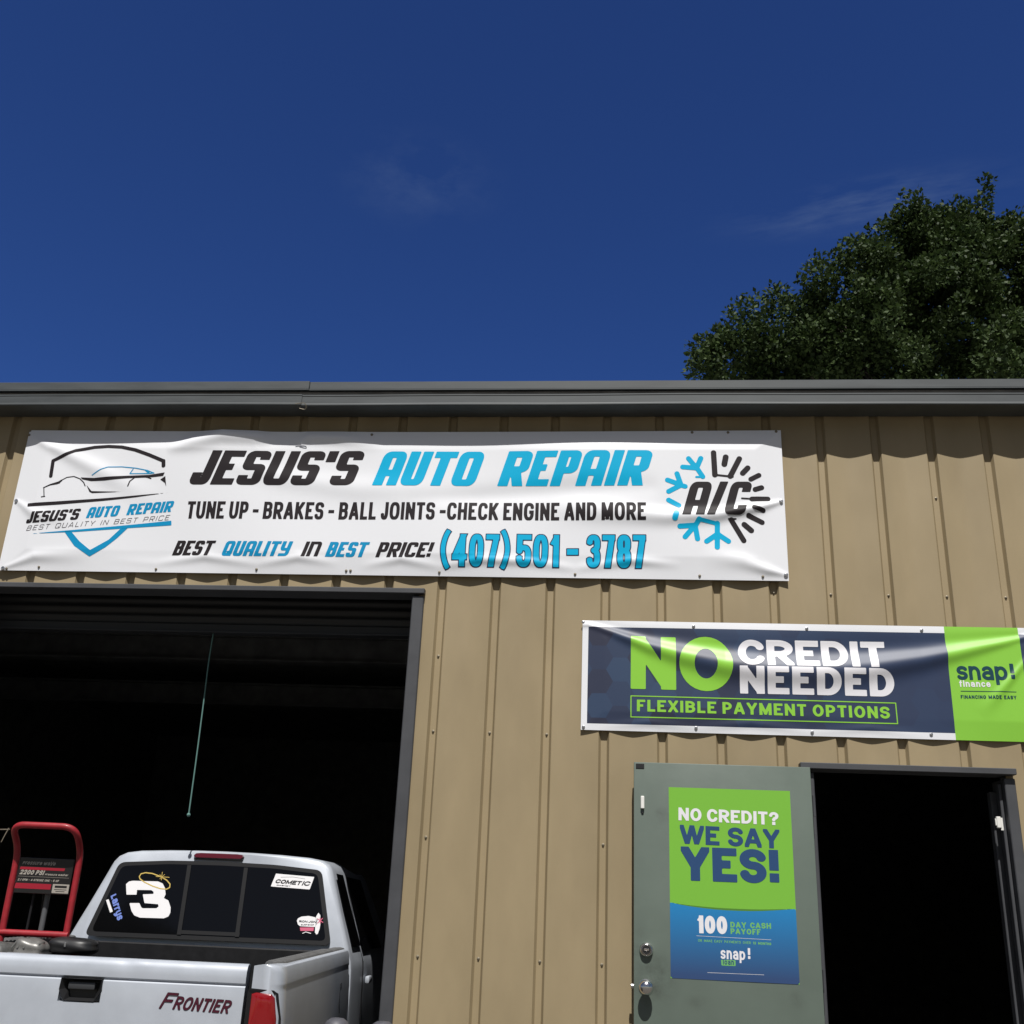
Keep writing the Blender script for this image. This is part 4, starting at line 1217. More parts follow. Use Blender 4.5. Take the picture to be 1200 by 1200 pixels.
# tailgate: pressed panel with a rolled lip, a swage line and a handle pocket
TG = [(.052, .62), (.004, .62), (.0, .66), (-.004, .90), (-.003, 1.088), (-.001, 1.150), (.001, 1.166), (.0055, 1.170), (.0065, 1.175), (-.001, 1.181), (-.002, 1.2), (.0, 1.222), (.006, 1.238), (.016, 1.247), (.030, 1.2505), (.046, 1.249), (.054, 1.24)]
HW = .083
TGM = [(.052, .62), (.004, .62), (.0, .66), (-.004, .90), (-.003, 1.088), (.045, 1.0885), (.045, 1.1735), (.0065, 1.175), (-.001, 1.181), (-.002, 1.2), (.0, 1.222), (.006, 1.238), (.016, 1.247), (.030, 1.2505), (.046, 1.249), (.054, 1.24)]
tg = thing('tailgate'); tg.parent = trk
def dent(x, z):
    d = 0
    for (cx, cz, r, a) in ((-.0, 1.2, .028, .004), (.16, 1.244, .02, .004), (.22, 1.246, .02, -.003), (-.33, 1.2, .1, .002), (.43, 1.246, .03, .002)):
        d += a * math.exp(-((x - cx) ** 2 + (z - cz) ** 2) / (r * r))
    return d
bm = bmesh.new()
def tg_prism(x0, x1, pr, n, caps):
    rings = []
    for i in range(n + 1):
        x = x0 + (x1 - x0) * i / n
        rings.append([bm.verts.new((x, y + dent(x, z), z)) for y, z in pr])
    for a, b in zip(rings, rings[1:]):
        for i in range(len(pr)):
            bm.faces.new((a[i], a[(i + 1) % len(pr)], b[(i + 1) % len(pr)], b[i]))
    if 0 in caps: bm.faces.new(rings[0][::-1])
    if 1 in caps: bm.faces.new(rings[-1])
tg_prism(-.642, -HW, TG, 28, (0,)); tg_prism(-HW, HW, TGM, 8, ()); tg_prism(HW, .642, TG, 28, (1,))
for x in (-HW, HW):
    bm.faces.new([bm.verts.new((x, y + dent(x, z), z)) for y, z in TG[4:9] + TGM[5:7][::-1] if True])
bmesh.ops.remove_doubles(bm, verts=bm.verts, dist=2e-5)
bobj('tailgate_panel', bm, M_silver, tg, angle=40)
bm = bmesh.new()
ho = [(-.080, 1.1705), (.080, 1.1705), (.0825, 1.130), (.060, 1.092), (-.060, 1.092), (-.0825, 1.130)]
hi = [(-.058, 1.160), (.054, 1.160), (.054, 1.135), (.047, 1.102), (-.047, 1.102), (-.058, 1.135)]
A = [bm.verts.new((x * 1.03, -.0035, 1.131 + (z - 1.131) * 1.03)) for x, z in ho]
A2 = [bm.verts.new((x, -.0065, z)) for x, z in ho]
B = [bm.verts.new((x, .030, z)) for x, z in hi]
for i in range(6):
    j = (i + 1) % 6
    bm.faces.new((A[i], A[j], A2[j], A2[i])); bm.faces.new((A2[i], A2[j], B[j], B[i]))
bm.faces.new(B)
th = bobj('tailgate_handle', bm, M_blk, tg)
box('paddle', -.055, .051, .006, .026, 1.132, 1.158, mat('dark_grey_plastic', (.04, .042, .046), .4), th, .004, 2)
for nm, g_, m_, o_ in (('badge_edge', .0009, M_badgek, .0052), ('badge', 0, M_badge, .0065)):
    p = Print()
    p.text('F', (.318, 1.0800), (.362, 1.0792), .057, .0082, R=1, slant=.45, cell=.0016, grow=g_)
    p.text('RONTIER', (.371, 1.0793), (.588, 1.0735), .046, .0074, R=.9, slant=.30, gap=.006, cell=.0016, grow=g_, join=True)
    p.build(nm, m_, tg, lambda u, w: (u, np.full(len(u), -.0022 - .0015), w), o_ - .0045)
# bed interior
bm = bmesh.new()
add_box(bm, -.699, .699, .061, 1.58, .70, .73)
add_box(bm, -.699, .699, 1.545, 1.583, .731, 1.262, .006)
for s in (1, -1):
    a, b = sorted((s * .699, s * .685)); add_box(bm, a, b, .062, 1.544, .731, 1.236)
    a, b = sorted((s * .684, s * .52)); add_box(bm, a, b, AX_R - .42, AX_R + .42, .731, .95, .03, 2)
for i in range(11): add_box(bm, -.5 + i * .1 - .02, -.5 + i * .1 + .02, .08, 1.54, .7305, .742)
add_box(bm, -.64, .64, .0605, .072, .74, 1.243, .003)
bobj('bed_liner', bm, M_liner, trk)
# cab shell, lofted rear to front
HP = [(.800, .50), (.800, .72), (.801, .95), (.799, 1.08), (.795, 1.17), (.788, 1.215), (.764, 1.28), (.735, 1.36), (.697, 1.46), (.651, 1.59), (.622, 1.672), (.600, 1.704), (.560, 1.7245), (.48, 1.737), (.32, 1.746), (.16, 1.7505), (0, 1.752)]
RX = 1.655
def cab_y(z): return RX + .22 * (z - 1.30) if z > 1.25 else RX + .22 * -.05
def ring_at(bm, k):
    R_ = []
    for (x, z) in HP:
        if k == 0: xx, yy, zz = x - (.022 if z > 1.2 else .03), cab_y(z) - .0, z - (.012 if z > 1.69 else 0)
        elif k == 1: xx, yy, zz = x - .006, cab_y(z) + .010, z - (.003 if z > 1.69 else 0)
        elif k == 2: xx, yy, zz = x, cab_y(z) + .035, z
        else:
            yr = {3: 2.2, 4: 2.72}[k]
            xx, yy, zz = x + (.006 if z > 1.3 else 0), yr + (0 if z < 1.3 else .0), z - (.02 if (k == 4 and z > 1.7) else 0) + (.006 if k == 3 and z > 1.7 else 0)
        R_.append((xx, yy, zz))
    return R_
bm = bmesh.new()
rings = []
for k in range(5):
    R_ = ring_at(bm, k)
    rings.append([bm.verts.new(q) for q in R_] + [bm.verts.new((-q[0], q[1], q[2])) for q in R_[-2::-1]])
# windscreen base / firewall
R_ = [(x if z < 1.2 else x * .98, 3.02 + max(0, (1.72 - z)) * .95 if z > 1.1 else 3.6, z if z < 1.1 else min(z, 1.7)) for x, z in HP]
rings.append([bm.verts.new(q) for q in R_] + [bm.verts.new((-q[0], q[1], q[2])) for q in R_[-2::-1]])
for a, b in zip(rings, rings[1:]):
    for i in range(len(a) - 1): bm.faces.new((a[i], a[i + 1], b[i + 1], b[i]))
bm.faces.new(rings[0][::-1]); bm.faces.new(rings[-1])
cab = bobj('cab', bm, M_silver, trk, angle=42)
# roof seam and third brake lamp
def rear_y(z): return RX + .22 * (z - 1.30)
bm = bmesh.new()
bl_ = [(-.172, 1.722), (-.160, 1.736), (-.13, 1.740), (.075, 1.7415), (.105, 1.738), (.117, 1.724), (.105, 1.710), (-.158, 1.708)]
A = [bm.verts.new((x, rear_y(z) + .012, z)) for x, z in bl_]; B = [bm.verts.new((x * .97 - .001, rear_y(z) - .016, 1.724 + (z - 1.724) * .75)) for x, z in bl_]
for i in range(8): bm.faces.new((A[i], A[(i + 1) % 8], B[(i + 1) % 8], B[i]))
bm.faces.new(B)
brk = bobj('brake_lamp', bm, M_redd, cab)
box('lamp_housing', -.165, .110, rear_y(1.708) - .010, rear_y(1.708) + .005, 1.7005, 1.7075, M_rub, brk)
# rear window: rubber gasket, glass in three panes
def plane_panel(name, outline, dy, m, parent, thick=.004, bevel=0):
    bm = bmesh.new()
    A = [bm.verts.new((x, rear_y(z) - dy, z)) for x, z in outline]
    B = [bm.verts.new((x, rear_y(z) - dy + thick, z)) for x, z in outline]
    bm.faces.new(A); bm.faces.new(B[::-1])
    n = len(A)
    for i in range(n): bm.faces.new((A[i], A[(i + 1) % n], B[(i + 1) % n], B[i]))
    return bobj(name, bm, m, parent)
def rounded(pts, r, n=5):
    out = []
    P = [Vector((q[0], q[1])) for q in pts]
    for i, b in enumerate(P):
        a, c = P[i - 1], P[(i + 1) % len(P)]
        p = b + (a - b).normalized() * min(r, (a - b).length * .45); q = b + (c - b).normalized() * min(r, (c - b).length * .45)
        for k in range(n + 1):
            t = k / n; w = p * (1 - t) ** 2 + b * 2 * t * (1 - t) + q * t * t
            out.append((w.x, w.y))
    return out
win = thing('rear_window'); win.parent = cab
wo = rounded([(-.672, 1.282), (.670, 1.289), (.563, 1.672), (.30, 1.690), (0, 1.695), (-.30, 1.688), (-.578, 1.668)], .035)
plane_panel('gasket', wo, .012, M_rub, win, .014)
wi = rounded([(-.640, 1.305), (.640, 1.311), (.545, 1.652), (.30, 1.670), (0, 1.674), (-.30, 1.669), (-.560, 1.648)], .03)
plane_panel('glass', wi, .0128, M_glass, win, .002)
for a, b in (((-.180, 1.668), (-.158, 1.308)), ((.140, 1.668), (.158, 1.310))):
    plane_panel('divider', [(a[0] - .011, a[1]), (a[0] + .011, a[1]), (b[0] + .011, b[1]), (b[0] - .011, b[1])], .0175, M_rub, win, .0045)
plane_panel('sill_rail', [(-.17, 1.312), (.17, 1.313), (.17, 1.332), (-.17, 1.331)], .0168, M_rub, win, .0035)
# stickers on the glass
WS = lambda u, w: (u, RX + .22 * (w - 1.30) - .0128, w)
M_st = mat('white_sticker', (.74, .73, .74), .45)
M_stk = mat('black_sticker', (.012, .012, .014), .4)
M_gold = mat('gold_sticker', (.55, .40, .10), .4)
M_peri = mat('periwinkle_sticker', (.14, .21, .55), .45)
M_pink = mat('pink_sticker', (.55, .10, .18), .45)
K = '100,1010,7.5'
p = Print()
p.poly([(-0.5115, 1.5533), (-0.4979, 1.5677), (-0.4766, 1.5722), (-0.3362, 1.5745), (-0.3084, 1.5648), (-0.2901, 1.5416), (-0.2787, 1.5093), (-0.2842, 1.4895), (-0.2561, 1.4776), (-0.2354, 1.4432), (-0.2306, 1.417), (-0.2371, 1.3964), (-0.2599, 1.3861), (-0.3914, 1.384), (-0.4254, 1.3942), (-0.4468, 1.4166), (-0.4675, 1.4557), (-0.4129, 1.458), (-0.3968, 1.4363), (-0.3875, 1.432), (-0.3125, 1.4352), (-0.3022, 1.445), (-0.3081, 1.4566), (-0.3847, 1.4592), (-0.4053, 1.5039), (-0.3459, 1.5082), (-0.3487, 1.52), (-0.3633, 1.5278), (-0.4425, 1.5256), (-0.4395, 1.5007), (-0.4949, 1.4984)], .003)
p.build('number_sticker', M_st, win, WS, .0010)
p = Print()
el = [(-0.4471, 1.5952), (-0.4413, 1.6106), (-0.4173, 1.6177), (-0.3781, 1.6151), (-0.3298, 1.6013), (-0.2904, 1.5837), (-0.2665, 1.5636), (-0.2643, 1.5457), (-0.2793, 1.5361), (-0.3147, 1.5376), (-0.3622, 1.5494), (-0.4114, 1.5677), (-0.4397, 1.5834)]
p.stroke(el, .0055, cell=.0018, closed=True)
p.strokes([([(-0.3238, 1.6247), (-0.3202, 1.5824)], .0028), ([(-0.354, 1.6003), (-0.2791, 1.5986)], .0028), ([(-0.3353, 1.6108), (-0.3042, 1.5879)], .0022), ([(-0.3082, 1.6132), (-0.3299, 1.588)], .0022)], .0013)
p.build('halo_sticker', M_gold, win, WS, .0018)
p = Print()
la = [(-0.5812, 1.4876), (-0.5101, 1.3616)]
p.text('Larrys', la[0], la[1], .030, .0085, R=1, gap=.003, cell=.0016)
p.build('name_sticker', M_peri, win, WS, .0010)
p = Print()
p.poly([(-0.6008, 1.4654), (-0.5876, 1.4707), (-0.5477, 1.4089), (-0.5612, 1.4024)], .002)
p.build('name_sticker', M_st, win, WS, .0011)
p = Print()
p.poly([(0.3127, 1.6434), (0.529, 1.6347), (0.5134, 1.568), (0.2953, 1.5749)], .003)
p.build('maker_sticker', M_st, win, WS, .0010)
p = Print()
p.text('COMET', *[(0.3135, 1.5933), (0.4576, 1.5873)], .0225, .0062, R=1, slant=.38, gap=.0022, cell=.0014)
p.text('IC', *[(0.4648, 1.5869), (0.5067, 1.5857)], .0245, .0062, R=1, slant=.38, gap=.0022, cell=.0014)
p.text('GASKET', *[(0.3248, 1.581), (0.4028, 1.5775)], .005, .0014, R=1, slant=.3, gap=.001, cell=.0007)
p.strokes([([(0.343, 1.6258), (0.4101, 1.6297), (0.4791, 1.6221)], .0013)], .0007)
p.build('maker_sticker', M_stk, win, WS, .0017)
p = Print()
p.poly([(0.4688, 1.4038), (0.4726, 1.4166), (0.4906, 1.4265), (0.5288, 1.4317), (0.5647, 1.4267), (0.5823, 1.414), (0.5814, 1.3941), (0.5742, 1.3776), (0.4906, 1.3777), (0.4775, 1.3861)], .002)
p.strokes([([(0.5098, 1.3427), (0.526, 1.3505), (0.5541, 1.3446)], .0035)], .0015)
p.poly([(0.5799, 1.4502), (0.5923, 1.438), (0.5997, 1.4021), (0.5987, 1.3697), (0.5928, 1.3444), (0.585, 1.3398), (0.5756, 1.3508), (0.5723, 1.3901), (0.5701, 1.4298)], .002)
p.build('surf_sticker', M_st, win, WS, .0010)
p = Print()
p.text('RON JON', *[(0.4816, 1.3971), (0.5751, 1.3975)], .0105, .0028, R=1, gap=.0014, cell=.0008)
p.text('SURF SHOP', *[(0.4945, 1.3822), (0.5654, 1.3845)], .006, .0016, R=1, gap=.001, cell=.0007)
p.build('surf_sticker', M_stk, win, WS, .0017)
p = Print()
p.poly([(0.4908, 1.3716), (0.5669, 1.3748), (0.5669, 1.3569), (0.4962, 1.3546)], .002)
p.strokes([([(0.5795, 1.4193), (0.6113, 1.4026)], .0045), ([(0.6064, 1.4223), (0.584, 1.3978)], .0045), ([(0.5923, 1.4253), (0.5985, 1.3967)], .004)], .0015)
p.build('surf_sticker', M_pink, win, WS, .0016)
# cab sides: glass, pillars, door seams, handles, mirrors
for s in (1, -1):
    # side glass follows the tumblehome (sits 4 mm proud of the shell)
    def sx(z): return float(np.interp(z, [q[1] for q in HP[3:11]], [q[0] for q in HP[3:11]])) + .012
    for nm, y0, y1, b0, b1 in (('quarter_glass', 1.735, 2.03, 1.285, 1.66), ('door_glass', 2.07, 2.86, 1.26, 1.655)):
        bm = bmesh.new()
        zs_ = np.linspace(b0, b1, 6)
        L = [(y0 + max(0, (z - b0)) * .12, z) for z in zs_]; Rr = [(y1 - max(0, z - b0) * (.5 if nm == 'door_glass' else .05), z) for z in zs_]
        va = [bm.verts.new((s * sx(z), y, z)) for y, z in L]; vb = [bm.verts.new((s * sx(z), y, z)) for y, z in Rr]
        for i in range(5): bm.faces.new((va[i], va[i + 1], vb[i + 1], vb[i]))
        bobj(nm, bm, M_glass, cab)
    dr = thing('door'); dr.parent = cab
    tube('door_seam', [(s * .8035, 2.05, .56), (s * .8055, 2.03, .9), (s * .8045, 2.02, 1.08), (s * .795, 2.03, 1.20), (s * .765, 2.05, 1.27), (s * .66, 2.10, 1.58), (s * .632, 2.13, 1.655)], .0035, M_rub, dr, 6)
    tube('door_seam', [(s * .8035, 3.0, .56), (s * .8055, 3.03, .9), (s * .803, 3.04, 1.10)], .0035, M_rub, dr, 6)
    bm = bmesh.new(); a, b = sorted((s * .804, s * .832)); add_box(bm, a, b, 2.09, 2.20, 1.085, 1.125, .01, 2)
    bobj('handle', bm, M_silver, dr, angle=40)
    bm = bmesh.new(); a, b = sorted((s * .80, s * .99)); add_box(bm, a, b, 2.78, 2.86, 1.24, 1.38, .03, 3)
    bobj('mirror', bm, M_rub, cab, angle=40)
    bm = bmesh.new()
    add_lathe(bm, [(0, 0), (.20, 0), (.27, .0), (.325, .02), (WR, .05), (WR, .17), (.325, .20), (.27, .21), (0, .21)], (s * .605 if s > 0 else -.605, 0, 0), (s, 0, 0), 40)
    for cy in (AX_R, AX_F):
        w = thing('wheel', (0, cy, WR)); w.parent = trk
        bm = bmesh.new(); add_lathe(bm, [(0, 0), (.20, 0), (.27, .0), (.325, .02), (WR, .05), (WR, .165), (.325, .19), (.25, .20), (.205, .19)], (s * .60, 0, 0), (s, 0, 0), 40)
        bobj('tyre', bm, M_tyre, w, angle=40)
        bm = bmesh.new(); add_lathe(bm, [(.205, .189), (.20, .16), (.16, .15), (.08, .175), (.05, .18), (0, .18)], (s * .60, 0, 0), (s, 0, 0), 30)
        bobj('rim', bm, M_rim, w, angle=40)
# nose: front wings, bonnet, grille, headlamps, bumper
bm = bmesh.new()
rings = []
for y in list(np.linspace(3.2, 4.72, 24)):
    t = max(0, (y - 4.4) / .32)
    pr = [(.775, .50), (.812, .74), (.812, .95), (.80, 1.03), (.74, 1.075 - .05 * (y - 3.2) / 1.5), (.35, 1.10 - .05 * (y - 3.2) / 1.5), (0, 1.105 - .05 * (y - 3.2) / 1.5)]
    ring = [(x - .10 * t * t * (x > .3), y, arch_z(y, z - .06 * t * t * (z > 1), AX_F) if z < .98 else z - .06 * t * t) for x, z in pr]
    rings.append([bm.verts.new(q) for q in ring] + [bm.verts.new((-q[0], q[1], q[2])) for q in ring[-2::-1]])
for a, b in zip(rings, rings[1:]):
    for i in range(len(a) - 1): bm.faces.new((a[i], a[i + 1], b[i + 1], b[i]))
bm.faces.new(rings[-1])
bobj('bonnet', bm, M_silver, trk, angle=40)
box('grille', -.42, .42, 4.725, 4.74, .72, .93, M_blk, trk, .01)
for s in (1, -1):
    a, b = sorted((s * .45, s * .70)); box('headlamp', a, b, 4.725, 4.75, .76, .92, mat('headlamp_glass', (.6, .6, .62), .1), trk, .01)
box('front_bumper', -.80, .80, 4.66, 4.82, .45, .66, M_silver, trk, .04, 3)
bm = bmesh.new()
add_box(bm, -.80, .80, -.16, -.02, .50, .605, .02, 2); add_box(bm, -.79, .79, -.155, -.015, .606, .625, .006)
bobj('rear_bumper', bm, M_rub, trk, angle=40)
mesh('underbody', [(-.69, .05, .60), (.69, .05, .60), (.69, 4.6, .60), (-.69, 4.6, .60), (-.69, .05, .40), (.69, .05, .40), (.69, 4.6, .40), (-.69, 4.6, .40)], [(0, 1, 2, 3), (7, 6, 5, 4), (0, 4, 5, 1), (2, 6, 7, 3), (1, 5, 6, 2), (0, 3, 7, 4)], M_blk, trk)

# ------------------------------------------------------------------ pressure washer standing in the truck bed
M_rtube = mat('red_powder_coat', (0.30, 0.012, 0.020), 0.5, coat=0.1, noise=.25, nscale=30)
M_eng = mat('grey_cast_alloy', (0.11, 0.11, 0.105), 0.5, metal=0.3, noise=0.3, nscale=40)
M_engl = mat('pale_alloy_cover', (0.19, 0.185, 0.175), 0.4, metal=0.3, noise=0.2, nscale=30)
BZ = .7425
pw = thing('pressure_washer', (-2.466, -.92, BZ), math.radians(4))
tag(pw, 'red framed pressure washer standing in the truck bed behind the tailgate', 'pressure washer')
hx = .1395
def zz(z): return z - BZ
fr_ = fillet_line([(-hx - .01, -.06, zz(.86)), (-hx, -.06, zz(1.28)), (-hx, -.06, zz(1.655)), (-hx - .005, -.155, zz(1.752)), (hx - .005, -.155, zz(1.752)), (hx, -.06, zz(1.655)), (hx, -.06, zz(1.28)), (hx + .01, -.06, zz(.86))], .06, 8)
# the loop at the top has big soft corners
tube('handle_frame', fr_, .0140, M_rtube, pw, 14)
tube('cross_bar', [(-hx - .012, -.065, zz(1.315)), (hx + .012, -.065, zz(1.315))], .014, M_rtube, pw, 12)
M_plate = mat('black_label_plate', (.012, .011, .011), .35)
pl = box('label_plate', -hx + .019, hx - .019, -.068, -.062, zz(1.475), zz(1.622), M_plate, pw, .002)
PLS = lambda u, w: (u, np.full(len(u), -.068), w - BZ)
M_lab = mat('silver_label_ink', (.34, .31, .27), .45)
M_labr = mat('red_label_ink', (.30, .010, .025), .4)
def lp(x, y):       # label layout, fractions of the plate
    return (-hx + .019 + x * (2 * hx - .038), 1.475 + y * .147)
p = Print()
p.text('Pressure Wave', lp(.06, .80), lp(.66, .80), .013, .0030, R=1, slant=.3, gap=.0016, cell=.0009, space=.6)
p.text('2200 PSI', lp(.04, .52), lp(.48, .52), .0195, .0045, R=1, slant=.3, gap=.0022, cell=.0011, space=.6)
p.text('Pressure Washer', lp(.51, .52), lp(.93, .52), .007, .0016, R=1, slant=.3, gap=.001, cell=.0008, space=.6)
p.stroke([lp(.03, .47), lp(.96, .47)], .001, cell=.0008)
p.text('2.1 GPM - 4-STROKE OHC - 5 HP', lp(.03, .345), lp(.78, .345), .009, .0019, R=1, slant=.3, gap=.0012, cell=.0008, space=.8)
p.build('lettering', M_lab, pl, PLS, .0006)
p = Print(); p.poly([lp(.03, .66), lp(.85, .66), lp(.86, .735), lp(.04, .735)], .002); p.build('label_stripe', M_labr, pl, PLS, .0005)
p = Print(); p.poly([lp(.0, .13), lp(.66, .13), lp(.66, .28), lp(.01, .28)], .002); p.build('label_stripe', M_labr, pl, PLS, .0005)
p = Print(); p.poly([lp(.69, .04), lp(.99, .04), lp(.99, .29), lp(.69, .29)], .002); p.build('label_patch', M_lab, pl, PLS, .0005)
p = Print(); p.poly([lp(.73, .19), lp(.95, .19), lp(.95, .25), lp(.73, .25)], .0015); p.strokes([([lp(.73, .14), lp(.95, .14)], .0022), ([lp(.76, .09), lp(.92, .09)], .0022)], .0011); p.build('label_patch', M_plate, pl, PLS, .0010)
# lance and hose behind the frame
tube('lance', [(.01, -.03, zz(.9)), (.012, -.02, zz(1.5))], .012, mat('grey_lance', (.09, .095, .10), .4), pw, 10)
tube('hose', fillet_line([(-.05, -.04, zz(.86)), (-.045, -.03, zz(1.50)), (-.02, .0, zz(1.52)), (.02, .02, zz(1.0))], .03), .006, M_rub, pw, 8)
# engine block ahead of the frame, seen over the tailgate
bm = bmesh.new(); add_box(bm, -.14, .14, -.27, -.09, zz(.90), zz(1.19), .02, 2)
eng = bobj('engine', bm, M_blk, pw, angle=40)
def blob(name, cx, cy, cz, rx, ry, rz_, m, parent, seed, pw_=2.6):
    bm = bmesh.new(); bmesh.ops.create_icosphere(bm, subdivisions=4, radius=1)
    for v_ in bm.verts:
        c = v_.co; 
        n_ = (abs(c.x) ** pw_ + abs(c.y) ** pw_ + abs(c.z) ** pw_) ** (1 / pw_)
        v_.co = Vector((cx + c.x / n_ * rx, cy + c.y / n_ * ry, cz + c.z / n_ * rz_))
    return bobj(name, bm, m, parent, smooth=True)
def lumpy(name, cx, cy, cz, rx, ry, rz_, m, parent, k, pw_=3.0, seed=1, bump=.08, top=1.0):
    r_ = random.Random(seed); ph = [r_.uniform(0, 6) for _ in range(6)]
    bm = bmesh.new(); bmesh.ops.create_icosphere(bm, subdivisions=4, radius=1)
    for v_ in bm.verts:
        q = v_.co
        n_ = (abs(q.x) ** pw_ + abs(q.y) ** pw_ + abs(q.z) ** pw_) ** (1 / pw_)
        w_ = 1 + bump * (math.sin(q.x * 5 + ph[0]) * math.sin(q.y * 4 + ph[1]) + .6 * math.sin(q.z * 7 + ph[2] + q.x * 3))
        zz_ = q.z / n_ * rz_ * w_
        if zz_ > 0: zz_ *= top * (1 - .35 * k * q.x)
        v_.co = Vector((cx + q.x / n_ * rx * w_, cy + q.y / n_ * ry * w_, cz + zz_))
    return bobj(name, bm, m, parent, smooth=True)
lumpy('fuel_tank', -.066, -.20, zz(1.212), .068, .085, .070, M_eng, eng, -.4, 2.6, 3, .05)
box('warning_label', -.085, -.058, -.2825, -.2815, zz(1.222), zz(1.243), M_st, eng)
acv = lumpy('air_filter_cover', .060, -.19, zz(1.258), .062, .06, .044, M_engl, eng, .5, 3.2, 5, .05)
for i in range(5):
    tube('rib', [(.0 + i * .026, -.252 + abs(i - 1.5) * .004, zz(1.262)), (.012 + i * .024, -.235, zz(1.292) - abs(i - 1) * .004), (.02 + i * .022, -.19, zz(1.303) - abs(i - 1) * .005)], .004, M_eng, acv, 6)
box('cover_plate', -.008, .126, -.262, -.14, zz(1.241), zz(1.247), M_zinc, eng, .002)
for i, (x, r) in enumerate(((-.006, .012), (.028, .009), (.05, .014), (.085, .009), (.112, .011))):
    lumpy('fitting', x, -.255, zz(1.232), r, r, r * (1.1 if i % 2 else .8), M_zinc if i % 2 else M_blk, eng, 0, 2.4, i, .15)
tube('fuel_line', fillet_line([(.13, -.25, zz(1.20)), (.125, -.262, zz(1.243)), (.10, -.268, zz(1.226)), (.07, -.265, zz(1.205))], .02), .0035, M_blk, eng, 6)
lumpy('recoil_starter', .190, -.08, zz(1.272), .098, .07, .036, M_blk, eng, .55, 3.4, 9, .04)
box('starter_clip', .176, .183, -.152, -.146, zz(1.272), zz(1.290), M_zinc, eng, .001)
tube('wire', fillet_line([(-hx - .008, -.16, zz(1.73)), (-hx - .1, -.17, zz(1.725)), (-hx - .3, -.2, zz(1.72))], .03), .0019, M_screw, pw, 6)
tube('wire', fillet_line([(-hx - .008, -.172, zz(1.735)), (-hx - .018, -.178, zz(1.70)), (-hx - .026, -.178, zz(1.675))], .02), .0022, M_screw, pw, 6)
# base and wheels on the bed floor
bm = bmesh.new(); add_box(bm, -.16, .16, -.28, -.03, zz(.86), zz(.895), .008); add_box(bm, -.14, -.10, -.28, -.24, zz(.7425), zz(.861), .004); add_box(bm, .10, .14, -.28, -.24, zz(.7425), zz(.861), .004)
bobj('base_frame', bm, M_rtube, pw)
for s in (-1, 1):
    lathe('wheel', [(0, 0), (.06, 0), (.10, .005), (.105, .02), (.105, .035), (.10, .05), (.06, .055), (0, .055)], (s * .175, -.06, .105), (s, 0, 0), M_tyre, pw, 24)

# ------------------------------------------------------------------ pull cord on the shutter
cord = fillet_line([(-2.379, .30, 2.974), (-2.381, .297, 2.82), (-2.374, .296, 2.55), (-2.369, .298, 2.25), (-2.366, .30, 1.935)], .1, 6)
bm = add_tube(bmesh.new(), cord, .0042, 8)
bmesh.ops.create_icosphere(bm, subdivisions=2, radius=.011, matrix=Matrix.Translation((-2.366, .30, 1.93)))
tag(bobj('pull_cord', bm, mat('faded_teal_cord', (.10, .21, .19), .8), angle=60), 'thin faded teal cord hanging from the rolled up shutter', 'cord')

# ------------------------------------------------------------------ two domed posts by the door jamb
M_post = mat('grey_post_paint', (.075, .075, .088), .5, noise=.25, nscale=20)
for i, (x, y, zt, lb) in enumerate(((-1.123, -.92, 1.052, 'short grey domed post beside the truck, standing left of the other'), (-.935, -.90, 1.047, 'short grey domed post in front of the tan wall, right of the other'))):
    po = thing('guard_post', (x, y, 0))
    tag(po, lb, 'post', 'grey guard posts by the bay')
    lathe('pipe', [(.057, 0.009), (.057, zt - .058)], (0, 0, 0), (0, 0, 1), M_post, po, 32)
    lathe('dome_cap', [(.0575, zt - .058), (.0575, zt - .050), (.054, zt - .033), (.043, zt - .014), (.026, zt - .003), (0, zt)], (0, 0, 0), (0, 0, 1), M_post, po, 32)
    lathe('base_plate', [(0, 0), (.11, 0), (.11, .008), (0, .008)], (0, 0, 0), (0, 0, 1), M_zinc, po, 24)

# ------------------------------------------------------------------ evergreen oak behind the workshop
def leaf_mat(name, c, c2):
    m = mat(name, c, 0.58, spec=0.22)
    nt = m.node_tree; N = nt.nodes; b = N['Principled BSDF']
    g = N.new('ShaderNodeNewGeometry')
    r = N.new('ShaderNodeMix'); r.data_type = 'RGBA'
    r.inputs[6].default_value = (*c, 1); r.inputs[7].default_value = (*c2, 1)
    nt.links.new(g.outputs['Random Per Island'], r.inputs[0])
    nt.links.new(r.outputs[2], b.inputs['Base Color'])
    tr = N.new('ShaderNodeBsdfTranslucent'); nt.links.new(r.outputs[2], tr.inputs['Color'])
    mx = N.new('ShaderNodeMixShader'); mx.inputs[0].default_value = .22
    nt.links.new(b.outputs[0], mx.inputs[1]); nt.links.new(tr.outputs[0], mx.inputs[2])
    nt.links.new(mx.outputs[0], N['Material Output'].inputs['Surface'])
    return m
M_leaf = leaf_mat('oak_leaf', (0.018, 0.035, 0.010), (0.060, 0.092, 0.026))
M_bark = mat('oak_bark', (0.10, 0.085, 0.065), 0.9, noise=.4, nscale=12, bump=.6, bscale=25)
TY = 14.0
bl = [(1.922, 11.846), (2.457, 12.321), (2.927, 11.921), (3.579, 12.918), (3.879, 12.074), (4.664, 13.583), (5.015, 12.464), (5.7, 14.131), (6.173, 13.055), (6.717, 14.242), (7.042, 12.449), (7.625, 14.945), (8.177, 14.219), (8.11, 12.996), (9.145, 14.454), (9.416, 12.825), (10.496, 13.411), (11.536, 12.806), (5.674, 11.831), (8.046, 11.821), (6.104, 14.76), (6.933, 15.001), (6.639, 15.222)]
br = [.42, .55, .60, .80, .7, .95, .9, .85, 1.0, .85, .9, .62, .75, .9, 1.1, 1.1, 1.3, 1.2, .5, .5, .62, .66, .4]
cl = []
